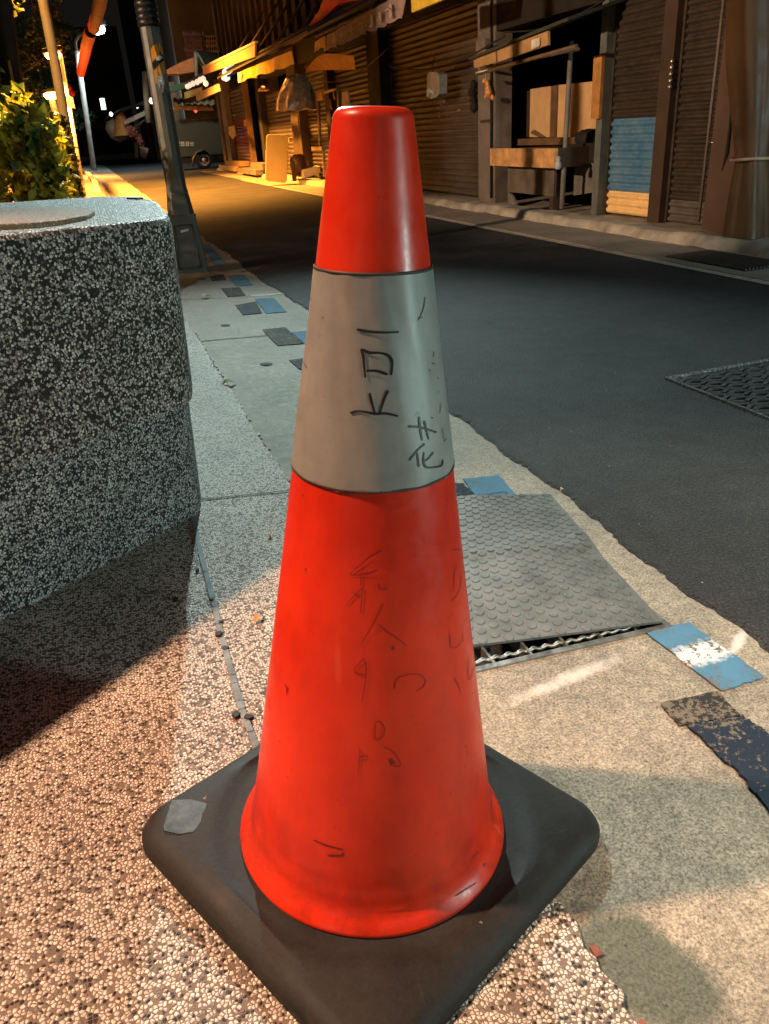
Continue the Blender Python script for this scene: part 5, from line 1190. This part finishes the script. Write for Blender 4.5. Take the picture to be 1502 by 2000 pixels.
# street end
f2 = thing('end_building', 'low dark shop building closing the far end of the street', 'building', (0, 56, 0))
bx('front_wall', simple('end_wall_dark', (.10, .07, .05), .85, .6, .8), f2, (-8, 55, 0), (3.4, 56, 7))
bx('plinth', simple('pale_plinth', (.45, .36, .30), .8), f2, (-6, 54.6, 0), (3.2, 54.9, .28))
A, B = PY(170, 241, 54.8), PY(205, 252, 54.8); bx('red_sign', simple('maroon_sign', (.30, .02, .03), .6), f2, (A.x, 54.85, B.z), (B.x, 54.98, A.z))
for (u0, u1, v0, v1, m_) in ((172, 196, 254, 296, simple('dark_teal_shutter', (.035, .045, .042), .6)), (232, 262, 262, 300, simple('dark_brown_door', (.09, .05, .035), .7)), (216, 226, 256, 300, simple('grey_door', (.16, .14, .13), .7))):
    A, B = PY(u0, v0, 54.8), PY(u1, v1, 54.8); bx('door', m_, f2, (A.x, 54.9, max(.29, B.z)), (B.x, 54.99, A.z))
# hanging goods and propped boards along the far right-hand shops
yboard('yellow striped cloth awning over the far market stall', 'awning', [(240, 262), (262, 246), (285, 232), (270, 250), (252, 264)], 36, simple('straw_cloth', (.5, .42, .18), .7), 'awning', .3)
for i, (u0, v0, u1, v1) in enumerate(((242, 235, 262, 226), (262, 226, 290, 212))):
    yboard('cream signboard on the far stalls, ' + ('left one' if i == 0 else 'right one beside the lamp post'), 'sign_board', [(u0, v0), (u1, v1), (u1 + 1, v1 + 10), (u0 + 1, v0 + 9)], 35 - i, simple('cream_board', (.58, .42, .28), .6), 'sign board', .1, 'cream signboards on the far stalls')
mb = MB(); blob = [(222, 250, .35), (228, 256, .38), (236, 252, .35), (241, 246, .3), (232, 262, .3), (240, 260, .28)]
for (u, v, r) in blob: c = PY(u, v, 36); mb.lathe([(r * .1, -r), (r * .8, -r * .6), (r, 0), (r * .7, r * .7), (r * .1, r)], 9, c)
tag(mb.build('bag_cluster', simple('pale_bags', (.40, .27, .16), .5), org=PY(232, 256, 36)), 'cluster of pale bags hanging over the far market stall', 'bags')
mb = MB(); c = PY(238, 240, 35.5); mb.lathe([(.42, -.45), (.30, -.1), (.10, .45)], 12, c); tag(mb.build('orange_shade', simple('orange_plastic', (.75, .25, .04), .5), org=c), 'orange cone-shaped shade above the cluster of pale bags', 'shade')
mb = MB()
for k in range(150):
    t_ = rnd.random(); c = PY(252 + 27 * t_ + jit(4, 0), 250 + 30 * t_ + jit(5, 0), 35 + jit(.2, 0)); addleaf(mb, c, rnd.uniform(.08, .17))
tag(mb.build('paper_flowers', simple('salmon_paper', (.55, .15, .08), .6), org=PY(266, 262, 35)), 'row of small salmon-pink paper flowers hanging on the far stall', 'flowers')
yboard('light wooden board propped at the foot of the far stall', 'propped_board', [(272, 286), (291, 289), (285, 311), (275, 307)], 36.5, simple('amber_ply', (.75, .45, .22), .6), 'board', .06)
yboard('narrow pale post left of the propped board', 'post', [(263, 278), (269, 278), (271, 309), (264, 308)], 37, simple('pale_post', (.60, .42, .26), .7), 'post', .2)
A = PY(284, 160, 33); mb = MB(); mb.tube([PY(283, 140, 33), PY(287, 205, 33), PY(291, 240, 33)], .12, 6); tag(mb.build('street_post', simple('brown_post', (.30, .18, .10), .7), org=A), 'brown post beside the near lamp post, far down the street', 'post')
for i, (u, v) in enumerate(((296, 197), (217, 223), (268, 209))):
    c = PY(u, v, 31 + i * 2); mb = MB(); r = .09 - .02 * i; mb.lathe([(r * .3, -r), (r, 0), (r * .3, r)], 8, c, close=True)
    tag(mb.build('far_bulb', emit('far_bulb_glow', (1, .85, .7), 5), org=c), ('brightest far bulb touching the left edge of the near lamp post', 'far white bulb at the left end of the dark awning line', 'faint far bulb halfway along the dark awning line')[i], 'bulb', 'far bulbs')
mb = MB(); mb.tube([PY(205, 236, 36), PY(240, 214, 35), PY(268, 206, 34), PY(298, 194, 33)], .07, 6); tag(mb.build('awning_rail', DK, org=PY(240, 214, 35)), 'thin dark awning rail carrying the far bulbs', 'rail')

# ------------------------------------------------------------------ out-of-frame lamps, world, camera
def lamp(name, kind, loc, power, col, size=.15, target=None, angle=None, blend=.3):
    ld = bpy.data.lights.new(name, kind); ld.energy = power; ld.color = col
    if kind == 'AREA': ld.size = size
    else: ld.shadow_soft_size = size
    if kind == 'SPOT': ld.spot_size = math.radians(angle); ld.spot_blend = blend
    lo = bpy.data.objects.new(name, ld); COL.objects.link(lo); lo.location = loc
    if target is not None: lo.rotation_euler = (Vector(target) - Vector(loc)).to_track_quat('-Z', 'Y').to_euler()
    return lo
d_ = ray(500, 290); d_.z = 0; d_.normalize(); LED = CAM + d_ * 11.0; LED.z = 4.6
lamp('white_street_light', 'SPOT', LED, 4900, (.74, .97, .94), .10, (.38, .62, 0), 26, 1.0)
lamp('sodium_lamp_light', 'SPOT', (-2.2, 1.42, 4.05), 2000, (1.0, .57, .35), .08, (-.62, .44, 0), 39, .85)
lamp('warm_ground_fill', 'SPOT', (1.6, -1.6, 3.4), 820, (1.0, .80, .58), .10, (.98, .62, 0), 27, .9)  # unseen warm spot added behind the camera to light the right-hand concrete
lamp('shop_row_fill_spot', 'SPOT', (-6.0, 3.0, 2.7), 3300, (1.0, .66, .42), .10, (3.6, 5.8, .5), 28, .6)  # added spot without a fitting, warms the stall bay and shutters
lamp('cool_shopfront_fill', 'SPOT', (2.5, -4.5, 3.0), 650, (.82, .95, 1.0), .15, (3.3, 4.6, .3), 36, .7)  # added cool fill for the blue shutter and verge, no known lamp
lamp('far_road_orange_fill', 'SPOT', (.3, 15.5, 4.4), 12500, (1.0, .36, .05), .15, (.4, 15.2, 0), 112, .5)  # extra orange spot above the frame, added to colour the far road
lamp('hedge_fill_spot', 'SPOT', (.6, 5.9, 3.6), 11000, (1.0, .58, .07), .12, (-.62, 3.95, .75), 27, .6)  # added yellow spot that gilds the hedge top, no lamp stands there
lamp('truck_fill_spot', 'SPOT', (1.5, 19.3, 4.0), 480, (1.0, .88, .68), .15, (3.0, 24, .6), 46, .6)  # added to brighten the side of the truck, source made up
lamp('pole_fill_spot', 'SPOT', (-1.6, 6.2, 3.4), 900, (1.0, .45, .09), .12, (-.55, 9.0, 1.7), 40, .6)  # added orange spot aimed at the tall pole, no fitting
lamp('low_cool_side_fill', 'POINT', (3.0, -1.6, .74), 225, (.66, .98, .93), .16)  # unseen cool fill from the right, set low for cone and bench
lamp('warm_fill_left', 'POINT', (-2.1, -1.6, .85), 12, (1.0, .75, .6), .16)  # faint warm fill added behind and left of the cone
lamp('cone_streak_light', 'POINT', (0.15, -3.4, 2.2), 10, (.9, .95, 1.0), .05)  # weak white light added behind the camera for the cone's highlight streak
w = bpy.data.worlds.new('World'); scene.world = w; w.use_nodes = True
nt = w.node_tree; bg = nt.nodes['Background']
sky = nt.nodes.new('ShaderNodeTexSky'); sky.sky_type = 'NISHITA'; sky.sun_disc = False; sky.sun_elevation = math.radians(-6); sky.sun_rotation = math.radians(120)
addn = nt.nodes.new('ShaderNodeMixRGB'); addn.blend_type = 'ADD'; addn.inputs[0].default_value = 1; addn.inputs[2].default_value = (.07, .065, .06, 1)
nt.links.new(sky.outputs[0], addn.inputs[1]); nt.links.new(addn.outputs[0], bg.inputs[0]); bg.inputs[1].default_value = .09
cd = bpy.data.cameras.new('camera'); co = bpy.data.objects.new('camera', cd); COL.objects.link(co); scene.camera = co
co.matrix_world = Matrix.Translation(CAM) @ R.to_4x4()
cd.sensor_fit = 'VERTICAL'; cd.sensor_height = 24; cd.lens = 24 * F / 2000; cd.clip_start = .01; cd.clip_end = 500
scene.view_settings.view_transform = 'Standard'; scene.view_settings.look = 'None'; scene.view_settings.exposure = 0; scene.view_settings.gamma = 1
scene.cycles.use_denoising = True
for o_ in scene.objects:
    if 'org' in o_: del o_['org']
